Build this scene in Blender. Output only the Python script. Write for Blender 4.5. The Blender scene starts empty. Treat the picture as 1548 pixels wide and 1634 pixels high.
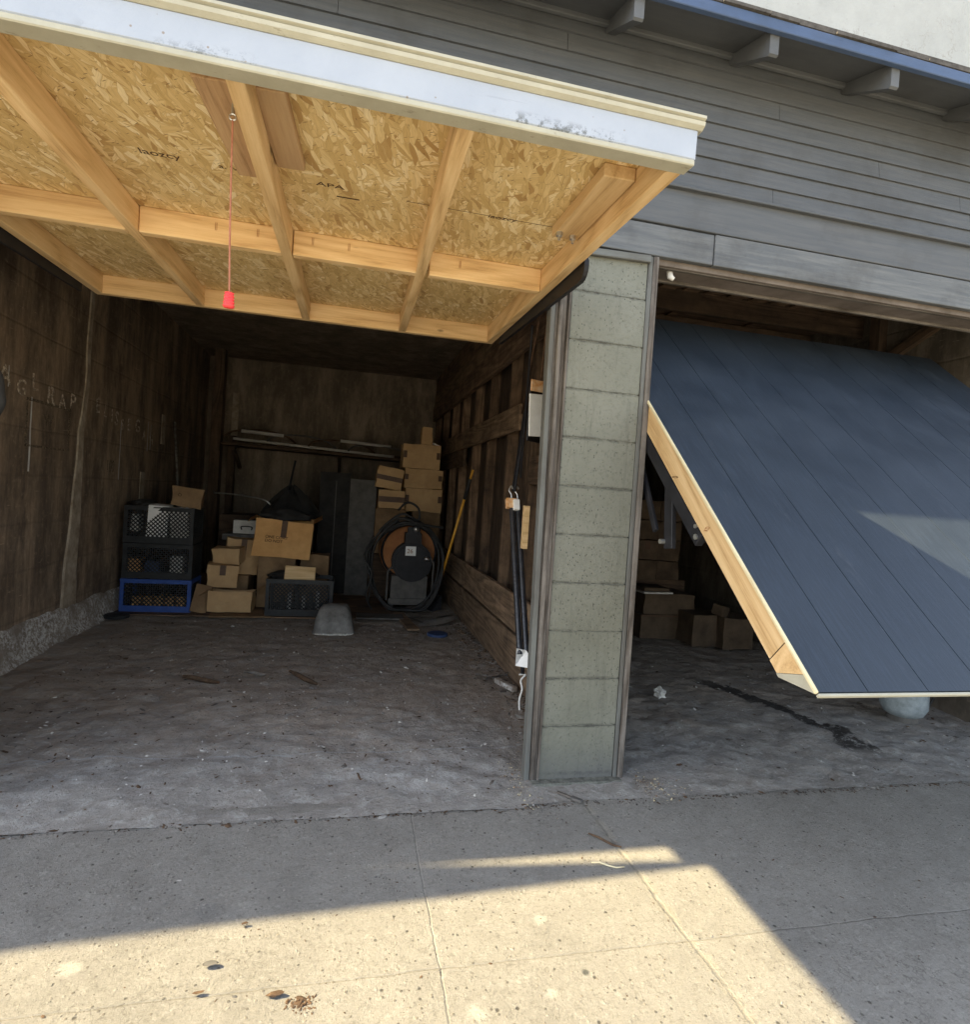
import bpy, bmesh, math, random
from mathutils import Vector, Matrix, Euler
from math import radians as R, sin, cos, pi
random.seed(11)
S = bpy.context.scene
COL = S.collection

# ------------------------------------------------------------------ camera, sky, sun, exposure
def look_matrix(yaw, pitch, roll):
    f = Vector((sin(yaw)*cos(pitch), cos(yaw)*cos(pitch), sin(pitch)))
    r = Vector((cos(yaw), -sin(yaw), 0)); u = r.cross(f)
    r2 = cos(roll)*r + sin(roll)*u; u2 = -sin(roll)*r + cos(roll)*u
    m = Matrix((r2, u2, -f)).transposed()
    return m.to_4x4()
cam_data = bpy.data.cameras.new('camera'); cam = bpy.data.objects.new('camera', cam_data); COL.objects.link(cam)
cam.matrix_world = Matrix.Translation((-.8495, -2.3473, 1.1801)) @ look_matrix(.226, -.0182, .0669)
cam_data.sensor_fit = 'HORIZONTAL'; cam_data.sensor_width = 36
cam_data.lens = 36*947.6/1548; cam_data.shift_y = -6.5/1548
cam_data.clip_start = .02; cam_data.clip_end = 500
S.camera = cam

SUN = Vector((-1.25, .095, 1.0)).normalized()
w = bpy.data.worlds.new('World'); S.world = w; w.use_nodes = True
nt = w.node_tree; nt.nodes.clear()
sky = nt.nodes.new('ShaderNodeTexSky'); sky.sky_type = 'NISHITA'; sky.sun_disc = False
sky.sun_elevation = math.asin(SUN.z); sky.sun_rotation = math.atan2(SUN.x, SUN.y)
bg = nt.nodes.new('ShaderNodeBackground'); bg.inputs[1].default_value = .15
wo = nt.nodes.new('ShaderNodeOutputWorld')
hs = nt.nodes.new('ShaderNodeHueSaturation'); hs.inputs['Saturation'].default_value = .6
nt.links.new(sky.outputs[0], hs.inputs['Color']); nt.links.new(hs.outputs[0], bg.inputs[0]); nt.links.new(bg.outputs[0], wo.inputs[0])
ld = bpy.data.lights.new('sun', 'SUN'); ld.energy = 4.8; ld.angle = R(.55); ld.color = (1, .83, .5)
sun = bpy.data.objects.new('sun', ld); COL.objects.link(sun)
sun.rotation_euler = (-SUN).to_track_quat('-Z', 'Y').to_euler(); sun.location = SUN*20
S.view_settings.view_transform = 'Standard'; S.view_settings.look = 'None'
S.view_settings.exposure = 2.0; S.view_settings.gamma = 1
S.render.engine = 'CYCLES'
S.cycles.max_bounces = 10; S.cycles.diffuse_bounces = 8

# ------------------------------------------------------------------ material helpers
class G:
    def __init__(s, name):
        s.m = bpy.data.materials.new(name); s.m.use_nodes = True
        s.t = s.m.node_tree; s.t.nodes.clear()
        s.out = s.t.nodes.new('ShaderNodeOutputMaterial'); s.b = s.t.nodes.new('ShaderNodeBsdfPrincipled')
        s.t.links.new(s.b.outputs[0], s.out.inputs[0])
        s.tc = s.t.nodes.new('ShaderNodeTexCoord')
        s.co = s.tc.outputs['Object']
        s.b.inputs['Roughness'].default_value = .8
        s.b.inputs['Specular IOR Level'].default_value = .3
    def set(s, i, v):
        if isinstance(v, bpy.types.NodeSocket): s.t.links.new(v, i)
        elif isinstance(v, (tuple, list)) and len(v) == 3 and i.type == 'RGBA': i.default_value = (*v, 1)
        else: i.default_value = v
    def n(s, ty, **k):
        n = s.t.nodes.new(ty)
        for a, v in k.items(): setattr(n, a, v)
        return n
    def random_offset(s, mul=13.0):
        oi = s.n('ShaderNodeObjectInfo'); v = s.n('ShaderNodeVectorMath', operation='SCALE')
        c = s.n('ShaderNodeCombineXYZ')
        for i in range(3): s.set(c.inputs[i], oi.outputs['Random'])
        s.set(v.inputs[0], c.outputs[0]); v.inputs['Scale'].default_value = mul
        a = s.n('ShaderNodeVectorMath', operation='ADD'); s.set(a.inputs[0], s.tc.outputs['Object']); s.set(a.inputs[1], v.outputs[0])
        s.co = a.outputs[0]; return oi.outputs['Random']
    def map(s, scale=(1, 1, 1), rot=(0, 0, 0), loc=(0, 0, 0), co=None):
        m = s.n('ShaderNodeMapping'); s.set(m.inputs[0], co or s.co)
        m.inputs['Scale'].default_value = scale; m.inputs['Rotation'].default_value = rot; m.inputs['Location'].default_value = loc
        return m.outputs[0]
    def noise(s, scale, detail=4, rough=.6, co=None, dist=0):
        n = s.n('ShaderNodeTexNoise'); s.set(n.inputs['Vector'], co or s.co)
        n.inputs['Scale'].default_value = scale; n.inputs['Detail'].default_value = detail
        n.inputs['Roughness'].default_value = rough; n.inputs['Distortion'].default_value = dist
        return n.outputs['Fac']
    def vor(s, scale, co=None, feature='F1', out='Distance', rand=1):
        n = s.n('ShaderNodeTexVoronoi', feature=feature); s.set(n.inputs['Vector'], co or s.co)
        n.inputs['Scale'].default_value = scale; n.inputs['Randomness'].default_value = rand
        return n.outputs[out]
    def ramp(s, f, stops, interp='LINEAR'):
        n = s.n('ShaderNodeValToRGB'); s.set(n.inputs[0], f); cr = n.color_ramp; cr.interpolation = interp
        while len(cr.elements) < len(stops): cr.elements.new(.5)
        for e, (p, c) in zip(cr.elements, stops):
            e.position = p; e.color = (c, c, c, 1) if isinstance(c, (int, float)) else (*c, 1)
        return n.outputs[0]
    def mix(s, f, a, b, mode='MIX'):
        n = s.n('ShaderNodeMix', data_type='RGBA', blend_type=mode)
        s.set(n.inputs[0], f); s.set(n.inputs[6], a); s.set(n.inputs[7], b); return n.outputs[2]
    def ma(s, op, a, b=0, c=0):
        n = s.n('ShaderNodeMath', operation=op); s.set(n.inputs[0], a); s.set(n.inputs[1], b)
        if op in ('MULTIPLY_ADD', 'SMOOTH_MIN', 'COMPARE'): s.set(n.inputs[2], c)
        return n.outputs[0]
    def xyz(s, co=None):
        n = s.n('ShaderNodeSeparateXYZ'); s.set(n.inputs[0], co or s.co); return n.outputs
    def bump(s, h, strength=.3, dist=.01):
        n = s.n('ShaderNodeBump'); n.inputs['Strength'].default_value = strength; n.inputs['Distance'].default_value = dist
        s.set(n.inputs['Height'], h); s.set(s.b.inputs['Normal'], n.outputs[0])
    def fin(s, col, rough=None, metal=None, spec=None):
        s.set(s.b.inputs['Base Color'], col)
        if rough is not None: s.set(s.b.inputs['Roughness'], rough)
        if metal is not None: s.set(s.b.inputs['Metallic'], metal)
        if spec is not None: s.set(s.b.inputs['Specular IOR Level'], spec)
        return s.m

def wood_mat(name, light, mid, dark, rough=.75, grain=1.0, knots=True, bumps=.25, dirt=0.0, vary=.25):
    g = G(name); rnd = g.random_offset()
    lo = g.noise(3, 2, .5, g.map((.5, 4, 4)))
    st = g.map((1.2*grain, 16*grain, 16*grain))
    rings = g.ma('FRACT', g.ma('MULTIPLY', g.noise(1.6, 2, .4, g.map((.35, 3.2, 3.2))), 11))
    rings = g.ma('ABSOLUTE', g.ma('SUBTRACT', rings, .5))
    fine = g.noise(9, 6, .8, g.map((.6, 14, 14)))
    f = g.ma('ADD', g.ma('MULTIPLY', rings, .75), g.ma('MULTIPLY_ADD', fine, 1.3, -.35))
    col = g.ramp(f, [(.15, dark), (.42, mid), (.75, light)])
    col = g.mix(g.ramp(lo, [(.35, 0), (.7, .35)]), col, mid)
    if knots:
        k = g.vor(1, g.map((2.6, 6, 6), loc=(.3, .7, .2)))
        col = g.mix(g.ramp(g.ma('MULTIPLY_ADD', fine, .05, k), [(.055, .85), (.09, 0)]), col, tuple(c*.35 for c in mid))
    if dirt:
        d = g.noise(5, 6, .75)
        col = g.mix(g.ramp(d, [(.42, 0), (.68, dirt)]), col, (.02, .017, .014))
    hs = g.n('ShaderNodeHueSaturation'); g.set(hs.inputs['Color'], col)
    g.set(hs.inputs['Value'], g.ma('MULTIPLY_ADD', rnd, vary*2, 1-vary))
    g.bump(f, bumps, .003)
    return g.fin(hs.outputs[0], rough)

M = {}
M['lumber'] = wood_mat('new_lumber', (.72, .52, .285), (.61, .41, .2), (.42, .255, .11), .7, vary=.1, bumps=.12, grain=1.0)
M['lumber_aged'] = wood_mat('aged_lumber', (.52, .36, .2), (.44, .28, .15), (.26, .15, .075), .75, vary=.1, bumps=.15)
M['lumber_edge'] = wood_mat('painted_edge_lumber', (.74, .66, .42), (.68, .58, .36), (.5, .4, .22), .6, knots=False, vary=.08)
M['oldwood'] = wood_mat('old_brown_wood', (.24, .155, .095), (.15, .095, .06), (.05, .033, .023), .9, dirt=.7, vary=.35)
M['oldrail'] = wood_mat('old_rail_wood', (.38, .26, .165), (.24, .16, .1), (.08, .05, .033), .9, dirt=.55, vary=.2)
M['oldplank'] = wood_mat('dark_plank_wood', (.13, .085, .055), (.085, .055, .036), (.03, .02, .014), .95, dirt=.6, vary=.35)
M['graywood'] = wood_mat('weathered_gray_wood', (.2, .18, .16), (.11, .094, .08), (.035, .026, .02), .9, grain=1.4, dirt=.45, vary=.2, bumps=.5)

def painted_wood(name, base, streak, dirtcol, amt=.5, rough=.6, wear=.6):
    g = G(name); rnd = g.random_offset()
    n1 = g.noise(6, 6, .7, g.map((.5, 5, 9)))
    n2 = g.noise(3, 5, .65)
    n3 = g.noise(30, 4, .8, g.map((.5, 4, 7)))
    c = g.mix(g.ramp(n1, [(.4, 0), (.65, amt)]), base, streak)
    c = g.mix(g.ramp(n2, [(.5, 0), (.75, .6)]), c, dirtcol)
    c = g.mix(g.ramp(n3, [(.63, 0), (.72, wear)]), c, dirtcol)
    g.bump(g.ma('ADD', n1, n3), .35, .003)
    return g.fin(c, rough)
M['siding'] = painted_wood('gray_siding_paint', (.078, .083, .09), (.112, .112, .113), (.052, .05, .047), .6, .65, .45)
M['header'] = painted_wood('worn_header_paint', (.095, .101, .108), (.16, .162, .16), (.035, .031, .028), .7, .7, .9)
M['trimwood'] = painted_wood('worn_trim_paint', (.135, .14, .13), (.085, .078, .07), (.06, .05, .04), .8, .75, .9)
M['eave'] = painted_wood('eave_gray_paint', (.095, .099, .104), (.122, .124, .126), (.05, .05, .05), .4, .6, .25)
M['fascia_blue'] = painted_wood('fascia_blue_paint', (.055, .085, .155), (.075, .105, .18), (.04, .05, .07), .4, .5, .2)

def osb():
    g = G('strand_board')
    warp = g.noise(12, 2, .5)
    w3 = g.n('ShaderNodeTexNoise'); g.set(w3.inputs['Vector'], g.co); w3.inputs['Scale'].default_value = 9
    va = g.n('ShaderNodeVectorMath', operation='MULTIPLY_ADD'); g.set(va.inputs[0], w3.outputs['Color']); va.inputs[1].default_value = (.03, .03, 0); g.set(va.inputs[2], g.co)
    g.co = va.outputs[0]
    col = g.ramp(g.noise(20, 4, .7), [(.3, (.52, .37, .16)), (.7, (.68, .5, .245))])
    hgt = g.noise(25, 3, .6)
    i = 0
    for ang, sx, sy in [(.2, 14, 70), (1.5, 15, 60), (-.6, 11, 52), (.9, 12, 60), (2.1, 13, 58), (-.15, 9, 44), (2.7, 16, 75), (.45, 8, 38), (1.2, 11, 50), (-1.0, 12, 56), (1.75, 14, 70)]:
        ro = g.map((1, 1, 1), (0, 0, ang), (i*.37, i*.19, 0)); co = g.map((sx, sy, 1), co=ro)
        # flatten z
        mz = g.n('ShaderNodeVectorMath', operation='MULTIPLY'); g.set(mz.inputs[0], co); mz.inputs[1].default_value = (1, 1, 0); co = mz.outputs[0]
        cc = g.vor(1, co, out='Color'); d = g.vor(1, co, feature='DISTANCE_TO_EDGE')
        x = g.n('ShaderNodeSeparateColor'); g.set(x.inputs[0], cc)
        on = g.ma('GREATER_THAN', x.outputs[0], .52)
        inner = g.ramp(d, [(.02, 0), (.05, 1)])
        grain = g.noise(1, 3, .6, g.map((sx*1.5, sy*5, 1), co=ro))
        fc = g.ramp(x.outputs[1], [(0, (.45, .28, .11)), (.12, (.6, .42, .18)), (.5, (.7, .51, .24)), (.8, (.78, .6, .31)), (1, (.88, .73, .46))])
        fc = g.mix(g.ramp(grain, [(.3, .35), (.55, 0)]), fc, (.3, .17, .06))
        edge = g.mix(inner, g.mix(g.ramp(x.outputs[2], [(.3, 0), (.9, 1)]), (.42, .26, .1), fc), fc)
        col = g.mix(g.ma('MULTIPLY', on, g.ramp(d, [(.0, 0), (.03, 1)])), col, edge)
        hgt = g.mix(g.ma('MULTIPLY', on, .8), hgt, g.ma('ADD', x.outputs[2], inner))
        i += 1
    sl = g.vor(1, g.map((20, 110, 0), co=g.map((1, 1, 1), (0, 0, .7))), out='Distance'); sl2 = g.vor(1, g.map((90, 16, 0), co=g.map((1, 1, 1), (0, 0, .35))), out='Distance')
    col = g.mix(g.ramp(sl, [(.1, .8), (.16, 0)]), col, (.17, .085, .03))
    col = g.mix(g.ramp(sl2, [(.07, .8), (.12, 0)]), col, (.16, .08, .025))
    g.bump(hgt, .35, .002)
    return g.fin(col, .65)
M['osb'] = osb()

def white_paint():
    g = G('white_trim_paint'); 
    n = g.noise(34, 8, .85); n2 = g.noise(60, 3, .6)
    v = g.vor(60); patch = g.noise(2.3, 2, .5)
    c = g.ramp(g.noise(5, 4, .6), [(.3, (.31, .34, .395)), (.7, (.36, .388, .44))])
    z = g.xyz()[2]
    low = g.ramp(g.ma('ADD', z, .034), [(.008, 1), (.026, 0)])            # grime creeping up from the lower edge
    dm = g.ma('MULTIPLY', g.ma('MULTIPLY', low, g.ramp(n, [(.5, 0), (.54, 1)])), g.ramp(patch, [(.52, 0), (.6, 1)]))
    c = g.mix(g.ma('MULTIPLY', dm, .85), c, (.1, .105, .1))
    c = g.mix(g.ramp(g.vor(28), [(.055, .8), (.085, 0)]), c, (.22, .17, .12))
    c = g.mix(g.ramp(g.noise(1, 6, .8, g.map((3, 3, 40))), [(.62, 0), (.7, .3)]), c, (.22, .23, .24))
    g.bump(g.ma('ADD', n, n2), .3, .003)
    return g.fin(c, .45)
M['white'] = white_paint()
def cream():
    g = G('cream_trim_paint'); c = g.ramp(g.noise(9, 5, .7), [(.3, (.33, .31, .24)), (.7, (.41, .39, .31))])
    c = g.mix(g.ramp(g.noise(40, 5, .8, g.map((.4, 1, 1))), [(.62, 0), (.7, .7)]), c, (.2, .18, .13))
    g.bump(g.noise(30, 4, .7), .3, .003); return g.fin(c, .5)
M['cream'] = cream()

def block():
    g = G('painted_block'); 
    n = g.noise(2.2, 4, .6); f = g.noise(60, 5, .8)
    c = g.ramp(n, [(.3, (.14, .142, .112)), (.7, (.205, .206, .172))])
    c = g.mix(g.ramp(f, [(.35, .35), (.5, 0)]), c, (.09, .09, .072))
    pits = g.vor(1, g.map((75, 75, 55))); pm = g.noise(4, 3, .6)
    c = g.mix(g.ma('MULTIPLY', g.ramp(pits, [(.12, .9), (.2, 0)]), g.ramp(pm, [(.42, 0), (.55, 1)])), c, (.06, .058, .05))
    stre = g.vor(1, g.map((60, 60, 14), loc=(0, 0, 3)))
    c = g.mix(g.ma('MULTIPLY', g.ramp(stre, [(.1, .8), (.17, 0)]), g.ramp(g.noise(3, 3, .6), [(.5, 0), (.6, 1)])), c, (.07, .065, .055))
    z = g.xyz()[2]
    drip = g.noise(1, 5, .8, g.map((14, 14, 1.2)))
    c = g.mix(g.ramp(drip, [(.55, 0), (.7, .45)]), c, (.08, .078, .065))
    jz = g.ma('PINGPONG', g.ma('ADD', g.ma('SUBTRACT', z, .256), g.ma('MULTIPLY_ADD', g.noise(9, 5, .8), .016, -.008)), .1015)
    c = g.mix(g.ma('MULTIPLY', g.ramp(jz, [(.003, 1), (.010, 0)]), g.ramp(g.noise(13, 4, .8), [(.4, 0), (.6, .85)])), c, (.055, .053, .045))
    c = g.mix(g.ma('MULTIPLY', g.ramp(z, [(.03, .75), (.2, 0)]), g.ramp(g.noise(8, 4, .7), [(.2, .4), (.6, 1)])), c, (.1, .1, .1))   # splash dirt at the foot
    g.bump(g.ma('SUBTRACT', f, g.ma('MULTIPLY', g.ramp(pits, [(.1, 1), (.2, 0)]), .5)), .8, .006)
    return g.fin(c, .8)
M['block'] = block()
def simple(name, a, b, scale=8, rough=.8, bumps=.2, metal=0, spec=.3, rnd=False, detail=5):
    g = G(name)
    if rnd: g.random_offset()
    n = g.noise(scale, detail, .7)
    g.bump(n, bumps, .003)
    return g.fin(g.ramp(n, [(.35, a), (.65, b)]), rough, metal, spec)
M['mortar'] = simple('mortar', (.07, .07, .06), (.19, .19, .16), 40, .95)
M['black_metal'] = simple('black_steel', (.01, .01, .012), (.02, .02, .024), 10, .55, .1, .1, .3)
M['black_rubber'] = simple('black_rubber', (.012, .012, .013), (.035, .034, .033), 20, .55, .1, spec=.4)
M['spring_black'] = simple('spring_black', (.012, .012, .014), (.03, .032, .038), 20, .33, .05, spec=.5)
M['rust_rod'] = simple('rusty_rod', (.06, .035, .02), (.14, .08, .05), 40, .7, .3, .4)
M['zinc'] = simple('zinc_steel', (.45, .45, .45), (.65, .64, .6), 30, .35, .1, .9)
M['black_plastic'] = simple('black_plastic', (.016, .017, .018), (.034, .035, .036), 12, .5, .1, rnd=True)
M['blue_plastic'] = simple('blue_plastic', (.025, .06, .22), (.045, .1, .33), 9, .5, .1)
M['cardboard'] = simple('cardboard', (.45, .285, .14), (.56, .37, .19), 5, .85, .15, rnd=True)
M['cardboard_old'] = simple('old_cardboard', (.17, .105, .055), (.28, .18, .095), 6, .9, .2, rnd=True)
M['cardboard_dim'] = simple('shade_darkened_cardboard', (.065, .045, .03), (.12, .085, .055), 6, .9, .3, rnd=True)  # cardboard with the right garage's shade darkened into its colour
M['cardboard_orange'] = simple('orange_cardboard', (.56, .3, .11), (.7, .4, .16), 5, .85, .15)
M['tape'] = simple('brown_tape', (.07, .035, .018), (.11, .055, .028), 20, .5, .1)
M['ink'] = simple('printed_ink', (.03, .018, .01), (.06, .035, .02), 30, .8, .1)
M['osb_ink'] = simple('stamp_ink', (.035, .015, .008), (.14, .07, .03), 70, .8, .1)
M['paper'] = simple('white_paper', (.74, .74, .72), (.84, .84, .82), 20, .7, .1)
M['orange_label'] = simple('orange_label', (.6, .25, .06), (.75, .55, .35), 30, .6, .1)
M['red_plastic'] = simple('red_plastic', (.75, .04, .05), (.85, .07, .07), 20, .4, .05)
M['cord'] = simple('brown_cord', (.28, .1, .06), (.4, .17, .1), 60, .8, .1)
M['rope'] = simple('white_rope', (.55, .55, .52), (.75, .74, .7), 60, .8, .1)
M['yellow_handle'] = simple('yellow_fiberglass', (.62, .3, .03), (.75, .4, .06), 20, .4, .05)
M['drum_orange'] = simple('rusty_orange', (.26, .1, .035), (.38, .16, .055), 7, .7, .2)
M['dark'] = simple('dark_cloth', (.015, .014, .014), (.035, .033, .03), 10, .8, .3, rnd=True)
M['concrete_chunk'] = simple('worn_gray_metal', (.13, .122, .11), (.27, .26, .24), 9, .75, .4)
M['chip_white'] = simple('chipped_white', (.35, .34, .3), (.8, .78, .72), 60, .9, .5)
M['blue_lid'] = simple('blue_lid', (.03, .05, .12), (.05, .09, .2), 12, .5, .1)
M['tank'] = simple('pale_tank_paint', (.17, .2, .21), (.33, .37, .39), 14, .45, .1)
M['gray_dark'] = simple('dark_gray', (.07, .067, .062), (.13, .12, .11), 9, .7, .2)
M['debris'] = simple('dry_leaf_brown', (.045, .026, .015), (.12, .075, .045), 30, .9, .4, rnd=True)
M['lintel'] = simple('lintel_gray_brown', (.1, .08, .065), (.17, .14, .12), 6, .85, .4)
M['stone'] = simple('slate_piece', (.2, .185, .165), (.32, .3, .27), 12, .9, .5, rnd=True)
M['foam_white'] = simple('old_white', (.5, .48, .45), (.68, .66, .61), 12, .8, .1)
M['chalk'] = simple('chalk_marks', (.45, .35, .25), (.78, .68, .55), 55, .95, .2)
M['chalk_dark'] = simple('charcoal_marks', (.12, .09, .06), (.24, .18, .12), 45, .95, .2)
for k in ('chalk', 'chalk_dark'):
    g_ = M[k].node_tree; b_ = [n for n in g_.nodes if n.type == 'BSDF_PRINCIPLED'][0]
    geo = g_.nodes.new('ShaderNodeNewGeometry'); nn = g_.nodes.new('ShaderNodeTexNoise'); nn.inputs['Scale'].default_value = 45; nn.inputs['Detail'].default_value = 5; nn.inputs['Roughness'].default_value = .8
    g_.links.new(geo.outputs['Position'], nn.inputs['Vector'])
    rr = g_.nodes.new('ShaderNodeValToRGB'); rr.color_ramp.elements[0].position = .43; rr.color_ramp.elements[1].position = .56; g_.links.new(nn.outputs['Fac'], rr.inputs[0])
    g_.links.new(rr.outputs[0], b_.inputs['Alpha'])
def stucco():
    g = G('white_stucco'); n = g.noise(2.5, 6, .7); f = g.noise(30, 5, .8)
    c = g.ramp(n, [(.3, (.32, .325, .31)), (.7, (.4, .403, .385))])
    ln = g.ma('ABSOLUTE', g.ma('SUBTRACT', g.noise(3.2, 5, .7), .5))
    c = g.mix(g.ma('MULTIPLY', g.ramp(ln, [(.0, .6), (.012, 0)]), g.ramp(g.noise(1.3, 2, .5), [(.5, 0), (.6, 1)])), c, (.24, .225, .195))
    c = g.mix(g.ramp(g.vor(14), [(.06, .5), (.1, 0)]), c, (.28, .27, .25))
    g.bump(g.ma('ADD', f, n), .6, .01); return g.fin(c, .9)
M['stucco'] = stucco()

def old_concrete(name, a, b, stain, seams=True):
    g = G(name)
    n = g.noise(1.6, 6, .7, g.map((1, .7, 1.2))); f = g.noise(22, 6, .8)
    c = g.ramp(n, [(.3, a), (.7, b)])
    c = g.mix(g.ramp(g.noise(4, 6, .75, g.map((1, 1, .35))), [(.42, 0), (.62, .9)]), c, stain)
    c = g.mix(g.ramp(g.noise(1.6, 5, .75, g.map((2, 2.2, .3), loc=(3, 1, 0))), [(.46, 0), (.62, .75)]), c, stain)
    c = g.mix(g.ramp(f, [(.55, 0), (.75, .4)]), c, tuple(x*1.6 for x in b))
    h = g.ma('ADD', n, g.ma('MULTIPLY', f, .5))
    if seams:   # board marks cast in the wall
        z = g.xyz()[2]
        s = g.ma('PINGPONG', g.ma('ADD', z, g.ma('MULTIPLY', g.noise(2), .03)), .145)
        m = g.ramp(s, [(.0, 1), (.012, 0)])
        c = g.mix(g.ma('MULTIPLY', m, .25), c, stain); h = g.ma('SUBTRACT', h, m)
        y = g.xyz()[1]
        sc = g.noise(1, 4, .8, g.map((4, 4, 45)))
        c = g.mix(g.ramp(sc, [(.66, 0), (.7, .35)]), c, tuple(x*2.2 for x in b))
    g.bump(h, .45, .01); return g.fin(c, .9), g
M['oldwall'], _ = old_concrete('old_wall_concrete', (.26, .182, .118), (.38, .28, .19), (.09, .066, .048))
M['ceil'], _ = old_concrete('old_ceiling_plaster', (.26, .205, .15), (.38, .3, .225), (.14, .11, .08), False)
M['pilaster'] = simple('pale_patched_concrete', (.23, .175, .12), (.46, .39, .3), 7, .9, .5)
def curbm():
    g = G('efflorescent_curb'); f = g.noise(38, 6, .85); n = g.noise(4, 4, .6); z = g.xyz()[2]
    c = g.ramp(n, [(.3, (.24, .19, .145)), (.7, (.36, .3, .24))])
    m = g.ma('MULTIPLY', g.ramp(f, [(.46, 0), (.56, 1)]), g.ramp(g.noise(3, 4, .6), [(.4, 0), (.55, 1)]))
    c = g.mix(m, c, (.78, .76, .72)); g.bump(g.ma('ADD', f, n), .9, .015); return g.fin(c, .95)
M['curb'] = curbm()

def spot(g, x, y, r, stretch=1.0, noise=.5):
    """mask of one stain lying at (x, y) on a ground surface"""
    m = g.map((1/r, stretch/r, 0), loc=(-x/r, -y*stretch/r, 0))
    v = g.n('ShaderNodeVectorMath', operation='LENGTH'); g.set(v.inputs[0], m)
    wob = g.noise(14/ max(r*20, .6), 4, .7)
    d = g.ma('ADD', v.outputs['Value'], g.ma('MULTIPLY_ADD', wob, noise*2, -noise))
    return g.ramp(d, [(.45, 1), (1.1, 0)])

def pavement():
    g = G('pavement_concrete')
    big = g.noise(.9, 5, .6); mid = g.noise(5, 6, .7); fine = g.noise(95, 6, .85); grit = g.noise(260, 3, .7)
    c = g.ramp(mid, [(.3, (.225, .212, .188)), (.7, (.325, .306, .272))])
    c = g.mix(g.ramp(big, [(.4, 0), (.7, .4)]), c, (.38, .36, .32))
    c = g.mix(g.ramp(fine, [(.33, .75), (.45, 0)]), c, (.12, .11, .093))
    c = g.mix(g.ramp(fine, [(.54, 0), (.66, .6)]), c, (.44, .41, .35))
    c = g.mix(g.ramp(grit, [(.28, .5), (.42, 0)]), c, (.08, .075, .068))
    # exposed stones and pits
    v = g.vor(70); vc = g.vor(70, out='Color'); sc = g.n('ShaderNodeSeparateColor'); g.set(sc.inputs[0], vc)
    st = g.ma('MULTIPLY', g.ramp(v, [(.2, 1), (.3, 0)]), g.ma('GREATER_THAN', sc.outputs[0], .72))
    c = g.mix(g.ma('MULTIPLY', st, .75), c, g.ramp(sc.outputs[1], [(0, (.06, .055, .05)), (.4, (.16, .14, .115)), (.7, (.32, .28, .23)), (1, (.42, .4, .36))]))
    pv = g.vor(23); pc = g.vor(23, out='Color'); ps = g.n('ShaderNodeSeparateColor'); g.set(ps.inputs[0], pc)
    pit = g.ma('MULTIPLY', g.ramp(g.ma('ADD', pv, g.ma('MULTIPLY', fine, .12)), [(.13, 1), (.19, 0)]), g.ma('GREATER_THAN', ps.outputs[0], .62))
    c = g.mix(g.ma('MULTIPLY', pit, .8), c, (.05, .045, .038))
    X = g.xyz(); wob = g.ma('MULTIPLY_ADD', g.noise(5, 4, .7), .03, -.015)
    def groove(coord, pos, wd, wobm=1.0):
        d = g.ma('ABSOLUTE', g.ma('ADD', g.ma('SUBTRACT', coord, pos), g.ma('MULTIPLY', wob, wobm)))
        return g.ramp(d, [(wd*.4, 1), (wd, 0)])
    j1 = groove(X[1], -.918, .004, .8); j2 = groove(X[0], -.558, .0035, .8)
    wearm = g.ramp(g.noise(9, 4, .7), [(.3, .15), (.6, .8)])
    # the long joint right of the pillar, chipped wide towards the street
    xj = g.ma('SUBTRACT', X[0], g.ma('MULTIPLY_ADD', X[1], -.015, .125))
    dj = g.ma('ABSOLUTE', g.ma('ADD', xj, wob)); 
    j3 = g.ramp(dj, [(.003, 1), (.008, 0)]); chip = g.ma('MULTIPLY', g.ramp(dj, [(.012, 1), (.024, 0)]), g.ramp(g.noise(16, 4, .7), [(.42, 0), (.5, 1)]))
    c = g.mix(g.ma('MULTIPLY', chip, .6), c, (.34, .31, .25))
    dark = (.09, .082, .068)
    ck = g.ma('ABSOLUTE', g.ma('SUBTRACT', g.noise(1.1, 6, .75), .5))
    c = g.mix(g.ma('MULTIPLY', g.ramp(ck, [(.0, .6), (.004, 0)]), g.ramp(g.noise(2.3, 2, .5), [(.52, 0), (.6, 1)])), c, dark)
    c = g.mix(g.ramp(g.noise(2.6, 5, .7), [(.5, 0), (.75, .45)]), c, (.16, .15, .13))
    for j, a in ((j1, .22), (j2, .2), (j3, .35)): c = g.mix(g.ma('MULTIPLY', g.ma('MULTIPLY', j, a), wearm), c, dark)
    for (x, y, r) in ((-1.434, -.79, .028), (-.252, -.784, .024), (-.487, -1.055, .026), (-.3, -1.03, .016)):
        c = g.mix(g.ma('MULTIPLY', spot(g, x, y, r*1.15, 1, 1.1), .8), c, (.4, .385, .34))
    c = g.mix(spot(g, -.194, -.98, .0125, 1.0, .15), c, (.07, .075, .07))
    c = g.mix(g.ma('MULTIPLY', spot(g, -1.147, -.64, .075, 1.4, 1.2), .35), c, (.13, .13, .13))
    c = g.mix(g.ma('MULTIPLY', spot(g, -.02, -.33, .25, 2.0, .9), .25), c, (.2, .19, .17))
    # dirt thickening against the threshold
    c = g.mix(g.ma('MULTIPLY', g.ramp(X[1], [(-.0, 0), (.01, 0)]), 0), c, dark)
    h = g.ma('SUBTRACT', g.ma('ADD', g.ma('MULTIPLY', fine, 1.0), g.ma('MULTIPLY', mid, .8)), g.ma('MULTIPLY', pit, .7))
    h = g.ma('SUBTRACT', h, g.ma('MULTIPLY', g.ma('ADD', g.ma('ADD', j1, j2), g.ma('ADD', j3, g.ma('MULTIPLY', chip, .6))), .45))
    h = g.ma('ADD', h, g.ma('MULTIPLY', st, .3))
    c = g.mix(g.ramp(g.noise(38, 5, .85), [(.36, .55), (.46, 0)]), c, (.14, .13, .11))
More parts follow.
